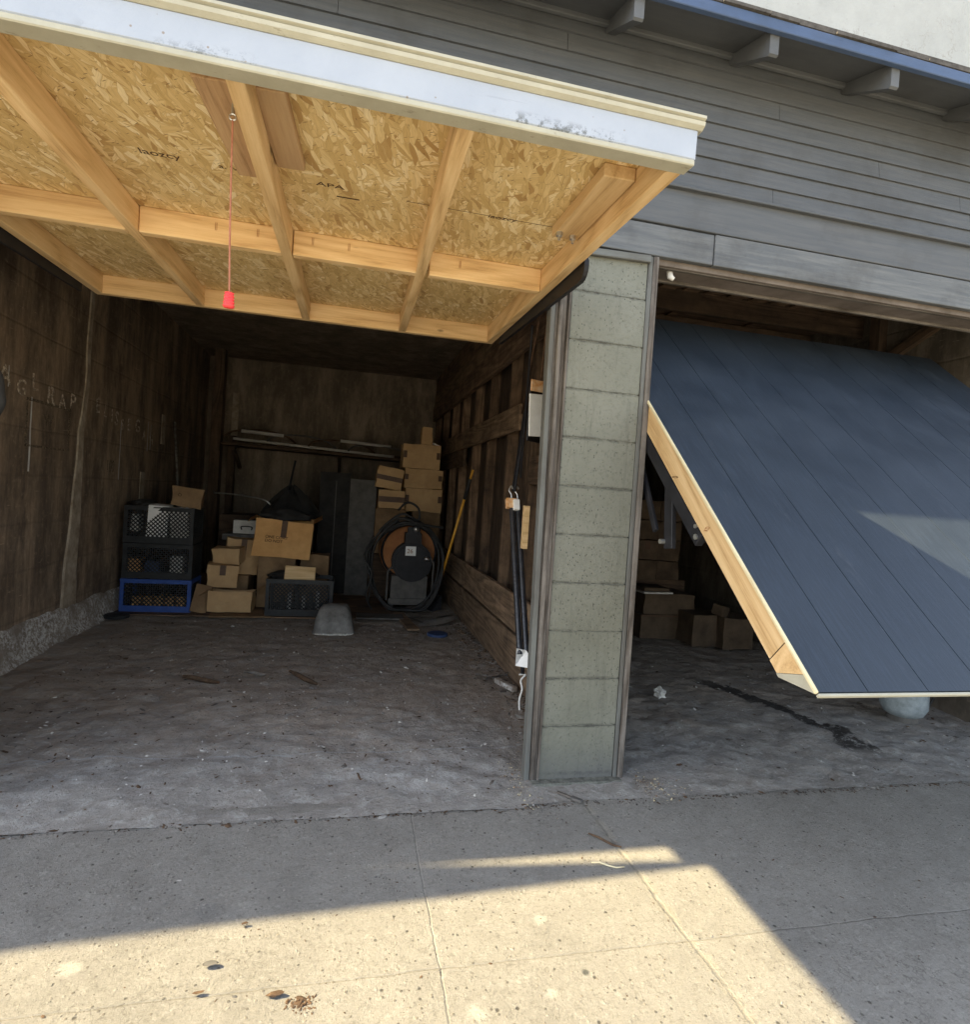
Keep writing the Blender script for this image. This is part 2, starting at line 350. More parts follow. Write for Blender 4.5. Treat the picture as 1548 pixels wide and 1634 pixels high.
    c = g.mix(g.ramp(g.noise(24, 6, .85), [(.55, 0), (.66, .45)]), c, (.47, .45, .4))
    g.bump(h, 1.0, .009)
    return g.fin(c, .9)
M['pavement'] = pavement()

def floor():
    g = G('dusty_floor')
    big = g.noise(1.1, 5, .65); mid = g.noise(6, 6, .75); fine = g.noise(45, 6, .85)
    X = g.xyz()
    near = g.ramp(g.ma('ADD', X[1], g.ma('MULTIPLY_ADD', big, 2.4, -1.2)), [(.25, 1), (1.6, 0)])     # bare concrete near the door, packed soil further in
    soil = g.ramp(mid, [(.3, (.3, .25, .2)), (.7, (.44, .375, .31))])
    conc = g.ramp(mid, [(.3, (.27, .252, .225)), (.7, (.37, .35, .32))])
    c = g.mix(near, soil, conc)
    c = g.mix(g.ramp(fine, [(.34, .5), (.46, 0)]), c, (.12, .098, .078))
    c = g.mix(g.ramp(fine, [(.6, 0), (.72, .4)]), c, (.45, .42, .38))
    sw = g.noise(2.2, 5, .7, g.map((1, 2.2, 1), (0, 0, -.2)), 2.5)
    c = g.mix(g.ramp(sw, [(.5, 0), (.66, .55)]), c, (.4, .385, .36))
    c = g.mix(g.ramp(g.noise(3, 6, .8, g.map((1, 2, 1))), [(.52, 0), (.68, .55)]), c, (.15, .122, .098))
    pat = g.ma('MULTIPLY', spot(g, -.55, .13, .42, 1.9, .7), g.ramp(g.noise(18, 6, .85), [(.44, 0), (.56, .6)]))
    c = g.mix(pat, c, (.48, .475, .46))
    # long oily stain in the right hand garage
    yy_ = g.ma('SUBTRACT', X[1], .45)
    xc = g.ma('MULTIPLY_ADD', g.ma('MULTIPLY', yy_, yy_), -.36, 1.86)
    dd = g.ma('ABSOLUTE', g.ma('ADD', g.ma('SUBTRACT', X[0], xc), g.ma('MULTIPLY_ADD', g.noise(6, 5, .75), .42, -.21)))
    inr = g.ma('MULTIPLY', g.ramp(X[1], [(.1, 0), (.2, 1)]), g.ramp(g.ma('MULTIPLY', X[1], .5), [(.6, 1), (.72, 0)]))
    c = g.mix(g.ma('MULTIPLY', g.ma('MULTIPLY', g.ramp(dd, [(.05, .95), (.08, 0)]), inr), g.ramp(X[0], [(.98, 0), (1, 1)])), c, (.035, .03, .026))
    c = g.mix(g.ramp(g.noise(7, 6, .85, g.map((1, 1.6, 1))), [(.54, 0), (.66, .4)]), c, (.15, .13, .11))
    c = g.mix(g.ma('MULTIPLY', g.ramp(g.noise(12, 6, .85), [(.53, 0), (.6, .6)]), near), c, (.46, .45, .42))
    seam = g.ramp(g.ma('ABSOLUTE', g.ma('ADD', g.ma('SUBTRACT', X[1], .34), g.ma('MULTIPLY_ADD', g.noise(3, 4, .6), .08, -.04))), [(.002, .8), (.008, 0)])
    c = g.mix(g.ma('MULTIPLY', seam, g.ramp(X[0], [(-.0, 1), (.01, 0)])), c, (.4, .4, .39))
    h = g.ma('ADD', g.ma('MULTIPLY', mid, 1.0), g.ma('MULTIPLY', fine, .5))
    g.bump(h, 1.0, .02)
    return g.fin(c, .92)
M['floor'] = floor()

def doorblue():
    g = G('door_blue_paint'); n = g.noise(3, 5, .6); f = g.noise(12, 5, .75, g.map((9, .6, 1)))
    c = g.ramp(n, [(.3, (.019, .026, .036)), (.7, (.028, .037, .05))])
    c = g.mix(g.ramp(f, [(.45, 0), (.75, .45)]), c, (.045, .06, .085))
    c = g.mix(g.ma('MULTIPLY', g.ramp(g.noise(20, 4, .8, g.map((8, 1, 1))), [(.62, 0), (.72, .7)]), g.ramp(g.noise(1.7, 2, .5), [(.55, 0), (.65, 1)])), c, (.12, .14, .165))
    sc = g.noise(1, 5, .85, g.map((5, 1.3, 1), (0, 0, .5)))
    c = g.mix(g.ramp(sc, [(.6, 0), (.7, .35)]), c, (.075, .085, .1))
    g.bump(g.ma('ADD', f, g.noise(2, 3, .5)), .3, .003); return g.fin(c, g.ramp(n, [(.3, .4), (.7, .62)]), spec=.35)
M['doorblue'] = doorblue()
M['roofing'] = simple('roofing', (.05, .045, .04), (.1, .09, .08), 30, .95, .5)

# ------------------------------------------------------------------ mesh helpers
def setp(o, label=None, cat=None, group=None, kind=None):
    if label: o['label'] = label
    if cat: o['category'] = cat
    if group: o['group'] = group
    if kind: o['kind'] = kind
    return o
def thing(name, loc, label, cat, group=None, rot=None):
    o = bpy.data.objects.new(name, None); COL.objects.link(o); o.location = loc; o.empty_display_size = .1
    if rot: o.rotation_euler = rot
    return setp(o, label, cat, group)
def root_loc(p):
    v = Vector((0, 0, 0))
    while p is not None: v += Vector(p.location); p = p.parent
    return v
def frame_loc(p):
    if not rotated(p): return root_loc(p)
    v = Vector((0, 0, 0))
    while p.parent is not None: v += Vector(p.location); p = p.parent
    return v
def rotated(p):
    while p is not None:
        if abs(p.rotation_euler.x)+abs(p.rotation_euler.y)+abs(p.rotation_euler.z) > 1e-6: return True
        p = p.parent
    return False
def obj(name, bm, mat, parent=None, origin=None, bevel=0, smooth=False):
    """bm in world coordinates, or in the parent's frame when the parent is rotated"""
    me = bpy.data.meshes.new(name)
    if bevel:
        try: bmesh.ops.bevel(bm, geom=[e for e in bm.edges if e.is_manifold and e.calc_face_angle(0) > .5], offset=bevel, segments=1, affect='EDGES', clamp_overlap=True)
        except Exception: pass
    bmesh.ops.recalc_face_normals(bm, faces=bm.faces[:])
    if origin is None:
        xs = [v.co for v in bm.verts]
        mn = Vector([min(c[i] for c in xs) for i in range(3)]); mx = Vector([max(c[i] for c in xs) for i in range(3)])
        origin = Vector(((mn.x+mx.x)/2, (mn.y+mx.y)/2, mn.z))
    origin = Vector(origin)
    bmesh.ops.translate(bm, verts=bm.verts[:], vec=-origin)
    bm.to_mesh(me); bm.free()
    if smooth:
        for p in me.polygons: p.use_smooth = True
    o = bpy.data.objects.new(name, me); COL.objects.link(o)
    for m_ in (mat if isinstance(mat, list) else [mat]): me.materials.append(m_)
    if parent is not None:
        o.parent = parent
        o.location = origin - frame_loc(parent)
    else: o.location = origin
    return o
def bx(bm, x0, x1, y0, y1, z0, z1, m=None):
    vs = [bm.verts.new((x, y, z)) for x in (x0, x1) for y in (y0, y1) for z in (z0, z1)]
    if m is not None:
        for v in vs: v.co = m @ v.co
    fs = [bm.faces.new([vs[i] for i in f]) for f in ((0, 1, 3, 2), (4, 6, 7, 5), (0, 4, 5, 1), (2, 3, 7, 6), (0, 2, 6, 4), (1, 5, 7, 3))]
    return vs, fs
def box(name, x0, x1, y0, y1, z0, z1, mat, parent=None, bevel=.002, m=None):
    bm = bmesh.new(); bx(bm, x0, x1, y0, y1, z0, z1, m); return obj(name, bm, mat, parent, bevel=bevel)
def tube(bm, pts, r, seg=10, cap=True):
    pts = [Vector(p) for p in pts]; rings = []; n = len(pts)
    rr = r if isinstance(r, (list, tuple)) else [r]*n
    t0 = (pts[1]-pts[0]).normalized(); up = Vector((0, 0, 1)) if abs(t0.z) < .9 else Vector((1, 0, 0))
    a = t0.cross(up).normalized()
    for i, p in enumerate(pts):
        t = (pts[min(i+1, n-1)]-pts[max(i-1, 0)]).normalized()
        a = (a - t*a.dot(t)).normalized(); b = t.cross(a)
        rings.append([bm.verts.new(p+(a*cos(2*pi*k/seg)+b*sin(2*pi*k/seg))*rr[i]) for k in range(seg)])
    for A, B in zip(rings, rings[1:]):
        for k in range(seg): bm.faces.new((A[k], A[(k+1) % seg], B[(k+1) % seg], B[k]))
    if cap: bm.faces.new(rings[0][::-1]); bm.faces.new(rings[-1])
def tubeo(name, pts, r, mat, parent=None, seg=10):
    bm = bmesh.new(); tube(bm, pts, r, seg); return obj(name, bm, mat, parent, smooth=True)
def smoothpath(pts, n=8):
    pts = [Vector(p) for p in pts]; out = []
    P = [pts[0]]+pts+[pts[-1]]
    for i in range(1, len(P)-2):
        for k in range(n):
            t = k/n; a, b, c, d = P[i-1], P[i], P[i+1], P[i+2]
            out.append(.5*((2*b)+(-a+c)*t+(2*a-5*b+4*c-d)*t*t+(-a+3*b-3*c+d)*t*t*t))
    out.append(pts[-1]); return out
def beam(name, p0, p1, wd, ht, mat, parent=None, up=(0, 0, 1), bevel=.0025, jitter=0.0):
    """board from p0 to p1 (centre line); local x runs along it, so the grain does too"""
    p0 = Vector(p0); p1 = Vector(p1); L = (p1-p0).length; x = (p1-p0).normalized(); up = Vector(up)
    y = up.cross(x).normalized(); z = x.cross(y)
    bm = bmesh.new(); bx(bm, -L/2, L/2, -wd/2, wd/2, -ht/2, ht/2)
    if jitter:
        for v in bm.verts: v.co += Vector((0, random.uniform(-1, 1)*jitter, random.uniform(-1, 1)*jitter))
    bmesh.ops.bevel(bm, geom=bm.edges[:], offset=bevel, segments=1, affect='EDGES')
    bmesh.ops.recalc_face_normals(bm, faces=bm.faces[:])
    me = bpy.data.meshes.new(name); bm.to_mesh(me); bm.free(); me.materials.append(mat)
    o = bpy.data.objects.new(name, me); COL.objects.link(o)
    c = (p0+p1)/2; o.rotation_euler = Matrix((x, y, z)).transposed().to_euler()
    if parent is not None:
        o.parent = parent; o.location = c-frame_loc(parent)
    else: o.location = c
    return o
def text(name, body, loc, rot, size, mat, parent=None, depth=.0006, sx=1.0, offset=0.0):
    cu = bpy.data.curves.new(name, 'FONT'); cu.body = body; cu.size = size; cu.extrude = depth; cu.offset = offset
    t = bpy.data.objects.new(name+'_tmp', cu); COL.objects.link(t); bpy.context.view_layer.update()
    me = bpy.data.meshes.new_from_object(t.evaluated_get(bpy.context.evaluated_depsgraph_get()))
    bpy.data.objects.remove(t); me.materials.clear(); me.materials.append(mat)
    o = bpy.data.objects.new(name, me); COL.objects.link(o); o.rotation_euler = rot; o.scale = (sx, 1, 1)
    if parent is not None:
        o.parent = parent; o.location = Vector(loc)-frame_loc(parent)
    else: o.location = loc
    return o

# ------------------------------------------------------------------ ground
from mathutils import noise as mn
def sheet(name, x0, x1, y0, y1, nx, ny, zf, mat, edge=None):
    bm = bmesh.new(); g = []
    for j in range(ny+1):
        row = []
        for i in range(nx+1):
            x = x0+(x1-x0)*i/nx; y = y0+(y1-y0)*j/ny
            if edge and j == 0: y += edge(x)
            row.append(bm.verts.new((x, y, zf(x, y))))
        g.append(row)
    for j in range(ny):
        for i in range(nx): bm.faces.new((g[j][i], g[j][i+1], g[j+1][i+1], g[j+1][i]))
    return obj(name, bm, mat, None, origin=(0, 0, 0), smooth=True)
# the pavement: one sheet to the horizon, finer near the doors, running on as sub-base under the building
def pz(x, y):
    return .004*mn.noise(Vector((x*1.3, y*1.3, 0)))+.0015*mn.noise(Vector((x*7, y*7, 3))) - (.03 if y > .02 else 0)
bm = bmesh.new()
xs = [-120, -30, -8]+[-4+.05*i for i in range(161)]+[8, 30, 120]
ys = [-120, -30, -8, -4]+[-2.6+.05*i for i in range(50)]+[-.12, -.1, .03, 2, 7, 30, 120]
rows = [[bm.verts.new((x, y, pz(x, y) if abs(x) < 5 and y > -5 and y < 1 else (-.03 if y > .02 else 0))) for x in xs] for y in ys]
for j in range(len(ys)-1):
    for i in range(len(xs)-1): bm.faces.new((rows[j][i], rows[j][i+1], rows[j+1][i+1], rows[j+1][i]))
setp(obj('pavement', bm, M['pavement'], None, origin=(0, 0, 0), smooth=True), 'tan concrete pavement with joints in front of both garages', 'pavement', kind='structure')
setp(sheet('bounce_ground', -120, 120, -120, -3.1, 6, 6, lambda x, y: .008, simple('pale_bounce_concrete', (.42, .4, .36), (.52, .5, .45), 2, .9)), 'added pale concrete ground out of view, bouncing light into the garages', 'reflector', kind='structure')  # added out-of-view sheet, kept pale to bounce sunlight into the garages
def fz(x, y):
    z = .012*mn.noise(Vector((x*1.6, y*1.6, 5)))+.01*mn.noise(Vector((x*6, y*6, 1)))+.009*mn.noise(Vector((x*14, y*14, 1)))+.006*mn.noise(Vector((x*31, y*31, 1)))
    d = min(1, max(0, (y+.175)/.1)); return .003+z*d + .004*mn.noise(Vector((x*9, 0, 8)))*(1-d)
setp(sheet('garage_floor', -3.0, 3.4, -.175, 6.4, 256, 260, fz, M['floor'], lambda x: .012*mn.noise(Vector((x*3.1, 0, 0)))+.006*mn.noise(Vector((x*14, 0, 0)))-(.02 if x < -.1 else 0)),
     'dusty soil covered concrete floor inside the two garages', 'floor', kind='structure')

# ------------------------------------------------------------------ garage building: siding, headers, eave, roof
XL, XRR = -7.0, 7.0
fac = thing('garage_building', (0, 0, 0), 'gray lap sided garage front with boxed headers and open eave above the two doors', 'building')
bm = bmesh.new(); zz = 2.55; k = 0
while zz < 3.12:
    t = random.uniform(-.0015, .0015)
    pts = [(-.004-.020, zz+t), (-.004-.010, zz+.0755+t), (.01, zz+.0755+t), (.01, zz+t)]
    segs = [XL, -2.4+.9*k % 3.1, .9+.55*(k*7 % 5), 1.93 if k == 2 else 3.4+.3*k, XRR]; segs = sorted(segs)
    for a, b in zip(segs, segs[1:]):
        if b-a < .1: continue
        va = [bm.verts.new((a+.001, y, z)) for y, z in pts]; vb = [bm.verts.new((b-.001, y, z)) for y, z in pts]
        bm.faces.new(va); bm.faces.new(vb[::-1])
        for i in range(4): bm.faces.new((va[i], va[(i+1) % 4], vb[(i+1) % 4], vb[i]))
    zz += .0757; k += 1
obj('siding', bm, M['siding'], fac, bevel=.0012)
beam('header_board', (XL, -.006, 2.467), (XRR, -.006, 2.467), .03, .158, M['siding'], fac)
beam('header_board', (XL, .002, 2.318), (.63, .002, 2.318), .03, .13, M['header'], fac)
beam('header_board', (.634, -.002, 2.318), (XRR, -.002, 2.318), .03, .134, M['header'], fac)
beam('drip_moulding', (XL, -.03, 2.546), (XRR, -.03, 2.546), .03, .012, M['siding'], fac)
beam('lintel_beam', (XL, .1, 2.3), (XRR, .1, 2.3), .16, .14, M['lintel'], fac)
beam('soffit_strip', (.37, .045, 2.232), (2.75, .045, 2.232), .02, .012, M['graywood'], fac)
beam('soffit_strip', (.37, .17, 2.229), (2.75, .17, 2.229), .02, .02, M['graywood'], fac)
tubeo('bulb_socket', [(.47, .07, 2.235), (.475, .065, 2.205), (.49, .06, 2.195)], [.014, .014, .009], M['foam_white'], fac)
# wall above the lintel behind the siding, closing the building
box('upper_wall', XL, XRR, .011, .18, 2.385, 3.3, M['oldplank'], fac, 0)
# eave
def eb(x0, x1, yo, yi, zb, th, sl=.33):   # sloping slab from yo (outer) to yi
    bm = bmesh.new()
    v = [bm.verts.new((x, y, zb+(y-yo)*sl+d)) for x in (x0, x1) for y in (yo, yi) for d in (0, th)]
    for f in ((0, 1, 3, 2), (4, 6, 7, 5), (0, 4, 5, 1), (2, 3, 7, 6), (0, 2, 6, 4), (1, 5, 7, 3)): bm.faces.new([v[i] for i in f])
    return bm
XE = -2.6        # left of here the unseen edge is shaped for its shadow, plus an added gutter
obj('eave_soffit', eb(XE, XRR, -.288, .9, 3.064, .02), M['eave'], fac)
obj('roof_covering', eb(XE, XRR, -.304, 1.0, 3.09, .03), M['roofing'], fac)
obj('roof_covering', eb(XL, XE-.002, -.21, 1.0, 3.0, .07), M['roofing'], fac)
beam('fascia_board', (XE, -.3, 3.067), (XRR, -.3, 3.067), .024, .044, M['fascia_blue'], fac)
bm = bmesh.new()
P = [(-7.0, -.545), (-5.28, -.433), (-3.39, -.333), (-3.1, -.32), (-3.35, -.30), (-4.2, -.225), (-7.0, -.205)]
va = [bm.verts.new((x, y, 2.93)) for x, y in P]; vb = [bm.verts.new((x, y, 2.99)) for x, y in P]
bm.faces.new(va); bm.faces.new(vb[::-1])
for j in range(len(P)): bm.faces.new((va[j], va[(j+1) % len(P)], vb[(j+1) % len(P)], vb[j]))
obj('shadow_strip', bm, M['eave'], fac)  # added out-of-view strip, tapered to cast the wedge of shadow on the pavement
bm = bmesh.new(); x = XE
while x < XRR:                       # ragged shingle edge
    wdt = random.uniform(.12, .3); y0 = -.312-random.uniform(0, .01)
    bx(bm, x, x+wdt-.004, y0, -.29, 3.0905, 3.099+random.uniform(0, .006)); x += wdt
obj('shingle_edge', bm, M['roofing'], fac)
for i in range(-4, 12):
    xx = .08+.575*i
    if xx > 6.8: continue
    bm = bmesh.new()
    prof = [(-.2865, 3.063), (-.2865, 2.975), (-.277, 2.969), (0.0, 3.12), (0, 3.157)]
    va = [bm.verts.new((xx-.02, y, z)) for y, z in prof]; vb = [bm.verts.new((xx+.02, y, z)) for y, z in prof]
    bm.faces.new(va); bm.faces.new(vb[::-1])
    for j in range(5): bm.faces.new((va[j], va[(j+1) % 5], vb[(j+1) % 5], vb[j]))
    obj('rafter_tail', bm, M['eave'], fac, bevel=.002)
beam('frieze_board', (XL, -.035, 3.14), (XRR, -.035, 3.14), .02, .03, M['eave'], fac)
# side, rear and ceilings
box('ceiling', -3.0, .3, .18, 6.35, 2.81, 2.9, M['ceil'], fac, 0)
# right garage: open ceiling with joists
for i in range(9):
    y = .45+.55*i
    beam('ceiling_joist', (.42, y, 2.68), (3.35, y, 2.68), .045, .15, M['oldplank'], fac)
box('ceiling_deck', .3, 3.4, .18, 6.35, 2.765, 2.8, M['oldplank'], fac, 0)
bm = bmesh.new()
for i in range(7): bx(bm, 1.2+.18*i, 1.2+.18*i+.12, .55, 1.5+random.random(), 2.745, 2.757)
obj('ceiling_boards', bm, M['oldwood'], fac)

st = box('stucco_building', -1.2, 12, 1.02, 6, 3.02, 8.5, M['stucco'], None, 0)
setp(st, 'tall pale stucco building rising behind the garage roof', 'building')

# ------------------------------------------------------------------ masonry walls
wl = thing('side_wall', (-2.75, 3.3, 0), 'dark stained board marked concrete side wall with chalk writing, left of the crates', 'wall')
bm = bmesh.new(); bx(bm, -2.95, -2.75, .0, 6.4, -.02, 2.81); obj('wall_face', bm, M['oldwall'], wl, bevel=0)
# return wall closing the corner beside the door jamb
box('corner_return', -7, -2.2, .0, .16, -.02, 2.4, M['oldwall'], wl, .002)
bm = bmesh.new(); n = 26; vs = []
for i in range(n):        # irregular patched strip that widens to the floor
    z = 2.8*(1-i/(n-1)); wd = .07+.22*max(0, (1.6-z)/1.6)+.012*mn.noise(Vector((z*6, 0, 0)))
    c = 2.56-.05*(2.8-z)+.03*mn.noise(Vector((z*3, 4, 0)))
    if z < 1.5: c -= .02
    vs.append([bm.verts.new((x, c+s*wd/2+.01*mn.noise(Vector((z*15, s, 7))), z)) for s, x in ((-1, -2.751), (-.8, -2.742), (.8, -2.742), (1, -2.751))])
for a, b in zip(vs, vs[1:]):
    for k in range(3): bm.faces.new((a[k], a[k+1], b[k+1], b[k]))
obj('patched_strip', bm, M['pilaster'], wl)
bm = bmesh.new(); vs = []; n = 90
for i in range(n):         # rough foundation curb
    y = .2+5.9*i/(n-1); h = .25-.02*y+.03*mn.noise(Vector((y*4, 0, 0)))+.015*mn.noise(Vector((y*14, 0, 0))); o_ = .03*mn.noise(Vector((y*5, 3, 0)))
    vs.append([bm.verts.new(p) for p in ((-2.76, y, h+.02), (-2.738, y, h), (-2.722+o_*.3, y, h*.55), (-2.71+o_*.5, y, .05), (-2.67+o_, y, -.01))])
for a, b in zip(vs, vs[1:]):
    for k in range(4): bm.faces.new((a[k], b[k], b[k+1], a[k+1]))
obj('foundation_curb', bm, M['curb'], wl, smooth=True)
def wall_text(body, y, z, size, sx=1, tilt=0, mat='chalk', off=.0):
    return text('chalk_writing', body, (-2.748, y, z), (R(90), R(tilt), R(90)), size, M[mat], wl, .0008, sx, off)
for i, (ch, y, z, r_) in enumerate((('T', 1.3, 1.64, 4), ('A', 1.42, 1.62, -3), ('G', 1.6, 1.6, 5), ('L', 1.77, 1.64, -5), ('R', 1.95, 1.59, 3), ('A', 2.12, 1.58, -4), ('P', 2.27, 1.6, 4), ('E', 2.7, 1.62, -4), ('L', 2.85, 1.61, 3), ('I', 3.0, 1.58, -3), ('S', 3.07, 1.57, 6), ('S', 3.22, 1.54, -5), ('E', 3.36, 1.55, 2), ('G', 3.56, 1.55, -5), ('A', 3.75, 1.5, 4), ('H', 3.95, 1.46, -3))): wall_text(ch, y, z, .15+.02*sin(i*2.1), 1.15 if y < 2.5 else .95, r_)
wall_text('W', 1.93, 1.44, .12, 1.0, mat='chalk_dark')
wall_text('100', 2.95, 1.18, .14, .8, mat='chalk_dark')
bm = bmesh.new()
for y, z0, z1, wd in ((1.78, 1.15, 1.6, .02), (3.22, 1.12, 1.62, .016), (1.52, 1.62, 1.74, .008), (3.9, 1.4, 1.68, .012), (3.98, 1.42, 1.66, .012)):
    p = [bm.verts.new((-2.7485, y+s*wd/2*(1-.4*t)+.006*mn.noise(Vector((t*9, y, s))), z0+(z1-z0)*t)) for t in (0, .2, .4, .6, .8, 1) for s in (-1, 1)]
    for i in range(5): bm.faces.new((p[2*i], p[2*i+1], p[2*i+3], p[2*i+2]))
obj('chalk_drip', bm, M['foam_white'], wl)
bm = bmesh.new()
for (y0, y1, z0, z1) in ((1.72, 2.3, 1.575, 1.6), (1.72, 1.75, 1.3, 1.6), (2.27, 2.3, 1.3, 1.6), (1.72, 2.3, 1.3, 1.32)): bx(bm, -2.7495, -2.7475, y0, y1-.008 if y1-y0 < .1 else y1, z0, z1-.006)
obj('old_frame_mark', bm, M['chalk_dark'], wl)
for y, h0 in ((3.75, .9), (4.3, 1.5)):
    box('peeled_plaster', -2.752, -2.744, y, y+.12, h0, h0+.3, M['pilaster'], wl, 0)

bw = thing('rear_wall', (-1.2, 6.2, 0), 'dark rear wall behind the cartons and the long shelf', 'wall')
box('wall_face', -2.95, 3.4, 6.2, 6.4, -.02, 2.81, M['ceil'], bw, 0)
box('pale_patch', -2.44, -2.36, 6.192, 6.2, 1.25, 2.35, M['pilaster'], bw, 0)
o = thing('wooden_post', (-2.5, 5.75, 0), 'black wooden corner post left of the long shelf', 'post')
beam('post_board', (-2.52, 5.75, 0), (-2.52, 5.75, 2.81), .17, .12, M['oldplank'], o, up=(1, 0, 0))
beam('post_board', (-2.36, 5.9, 0), (-2.36, 5.9, 1.75), .13, .08, M['oldplank'], o, up=(1, 0, 0))
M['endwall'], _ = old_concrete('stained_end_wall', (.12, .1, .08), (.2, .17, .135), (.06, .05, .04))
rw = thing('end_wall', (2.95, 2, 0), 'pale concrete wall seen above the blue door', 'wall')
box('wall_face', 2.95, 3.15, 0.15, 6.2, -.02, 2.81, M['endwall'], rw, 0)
box('jamb_return', 2.98, 7.0, .0, .14, -.02, 2.25, M['siding'], rw, 0)
beam('wall_post', (2.91, 1.35, .0), (2.91, 1.35, 2.76), .07, .09, M['oldplank'], rw, up=(0, 1, 0))
beam('wall_brace', (2.92, 1.35, 2.35), (2.92, .6, 2.66), .04, .07, M['oldwood'], rw)

# ------------------------------------------------------------------ timber partition between the garages
pw = thing('timber_partition', (.3, 3.2, 0), 'old brown stud partition with horizontal rails, right of the yellow handled shovel', 'wall')
yy = .32
while yy < 6.1:
    w_ = random.uniform(.14, .24)
    beam('plank', (.375+random.uniform(-.004, .004), yy+w_/2, .0), (.375+random.uniform(-.004, .004), yy+w_/2, 2.76), .02, w_-random.choice((.004, .012, .006)), M['oldplank'], pw, up=(0, 1, 0))
    yy += w_
for y in (.42, .78, 1.37, 2.0, 2.68, 3.3, 3.95, 4.6, 5.3, 6.0):
    beam('stud', (.325, y, .02), (.325, y+random.uniform(-.03, .03), 2.72), .045, .08, M['oldwood'], pw, up=(1, 0, 0))
def rail(y0, y1, z0, z1, mat='oldrail', x=.272, th=.03, tilt=0):
    return beam('rail', (x, y0, (z0+z1)/2), (x, y1, (z0+z1)/2+tilt), th, z1-z0, M[mat], pw, jitter=.003)
rail(.32, 6.1, .005, .3, 'oldrail', .262); rail(.32, 6.1, .31, .545, 'oldrail', .27, tilt=.01)
rail(1.6, 6.1, 1.66, 1.84); rail(3.6, 6.1, 1.48, 1.65, 'oldwood', .275)
rail(.3, 6.1, 2.2, 2.4, 'oldwood', .268, .04); rail(1.9, 6.1, 2.41, 2.56, 'oldrail', .275); rail(.3, 6.1, 2.57, 2.8, 'oldwood', .28)
for y, z0, z1 in ((.5, 1.2, 1.55), (.95, 1.85, 2.15), (1.2, 1.28, 1.46), (.62, .62, 1.1)): beam('blocking', (.29, y-.2, (z0+z1)/2), (.29, y+.16, (z0+z1)/2), .03, z1-z0, M['oldrail' if z0 > 1.8 else 'oldwood'], pw)

# ------------------------------------------------------------------ block pillar
pl = thing('block_pillar', (.165, .1, 0), 'gray green painted concrete block pillar between the two garage openings', 'pillar')
bm = bmesh.new(); zs = [0.0]+[.236+.203*i for i in range(10)]+[2.235]
for i, (a, b) in enumerate(zip(zs, zs[1:])):
    dx = random.uniform(-.0015, .0015); dy = random.uniform(-.001, .001)
    vs, fs = bx(bm, .0+dx, .331+dx, dy, .125, a+(.0028 if i else -.02), b-.0028)
obj('blocks', bm, M['block'], pl, bevel=.0065)
box('mortar_joints', .004, .327, .0035, .12, -.01, 2.22, M['mortar'], pl, 0)
def jamb(x0, x1, xt0, xt1, y, d, mat='graywood', z1=2.25):
    # board leaning slightly: bottom at x0..x1, top at xt0..xt1
    return beam('jamb_board', ((x0+x1)/2, y+d/2, -.01), ((xt0+xt1)/2, y+d/2, z1), x1-x0, d, M[mat], pl, up=(0, 1, 0), jitter=.0015)
jamb(-.062, -.040, -.092, -.070, .004, .05, 'trimwood'); jamb(-.039, -.022, -.069, -.05, .014, .05)
jamb(-.0385, -.022, -.054, -.036, -.004, .05); jamb(-.021, -.004, -.034, -.016, .006, .05); jamb(-.012, -.001, -.015, -.002, -.009, .05)
beam('back_post', (.1, .18, .0), (.1, .18, 2.25), .09, .09, M['oldwood'], pl, up=(0, 1, 0))
jamb(.334, .352, .336, .352, -.006, .06, 'trimwood'); jamb(.353, .376, .353, .378, -.012, .3, 'graywood')
beam('top_trim', (.0, -.012, 2.222), (.335, -.012, 2.232), .02, .03, M['trimwood'], pl)
box('foot_pad', -.04, .36, -.04, .0, -.01, .012, M['mortar'], pl, .004)

# ------------------------------------------------------------------ door one: swung up overhead
D1 = thing('garage_door', (-2.11, -1.062, 1.987), 'overhead garage door swung up flat, its bare strand board and lumber frame seen from below', 'garage door', rot=(R(1.57), 0, 0))
W1, L1 = 1.993, 2.003
bm = bmesh.new(); bx(bm, 0, W1, .0, L1, .0895, .101); obj('panel', bm, M['osb'], D1)
bm = bmesh.new()
for k in range(10): bx(bm, k*.2+.003, min(k*.2+.197, W1), .0, L1, .1015, .11)
obj('outer_skin', bm, M['doorblue'], D1)
tb = .038
beam('end_rail', (0, L1-tb/2, .0445), (W1, L1-tb/2, .0445), tb, .089, M['lumber'], D1)
beam('side_stile', (tb/2, .0225, .0445), (tb/2, L1-tb, .0445), tb, .089, M['lumber'], D1)
beam('side_stile', (W1-tb/2, .0225, .0445), (W1-tb/2, L1-tb, .0445), tb, .089, M['lumber'], D1)
cx = (.4765, .986, 1.486)
for c, e in zip(cx, (.476, .983, 1.464)):
    beam('joist', (e, .0225, .0445), (c, L1-tb-.0005, .0445), tb, .089, M['lumber'], D1)
xs_ = [tb]+[v for c in cx for v in (c-tb/2-.001, c+tb/2+.001)]+[W1-tb]
for a, b in zip(xs_[::2], xs_[1::2]): beam('cross_block', (a+.0008, 1.03, .0445), (b-.0008, 1.03, .0445), tb, .089, M['lumber'], D1)
beam('front_rail', (-.001, .0105, .048), (W1-.001, .0105, .048), .0225, .08, M['cream'], D1)
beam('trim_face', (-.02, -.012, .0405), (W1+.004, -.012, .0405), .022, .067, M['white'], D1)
beam('trim_underside', (-.02, -.001, .0), (W1+.002, -.001, .0), .046, .014, M['cream'], D1)
bm = bmesh.new(); prof = [(-.0235, .0735), (-.034, .080), (-.036, .088), (-.030, .09), (-.039, .094), (-.039, .1), (-.001, .102), (-.001, .0735)]
va = [bm.verts.new((-.03, y, z)) for y, z in prof]; vb = [bm.verts.new((W1+.014, y, z)) for y, z in prof]
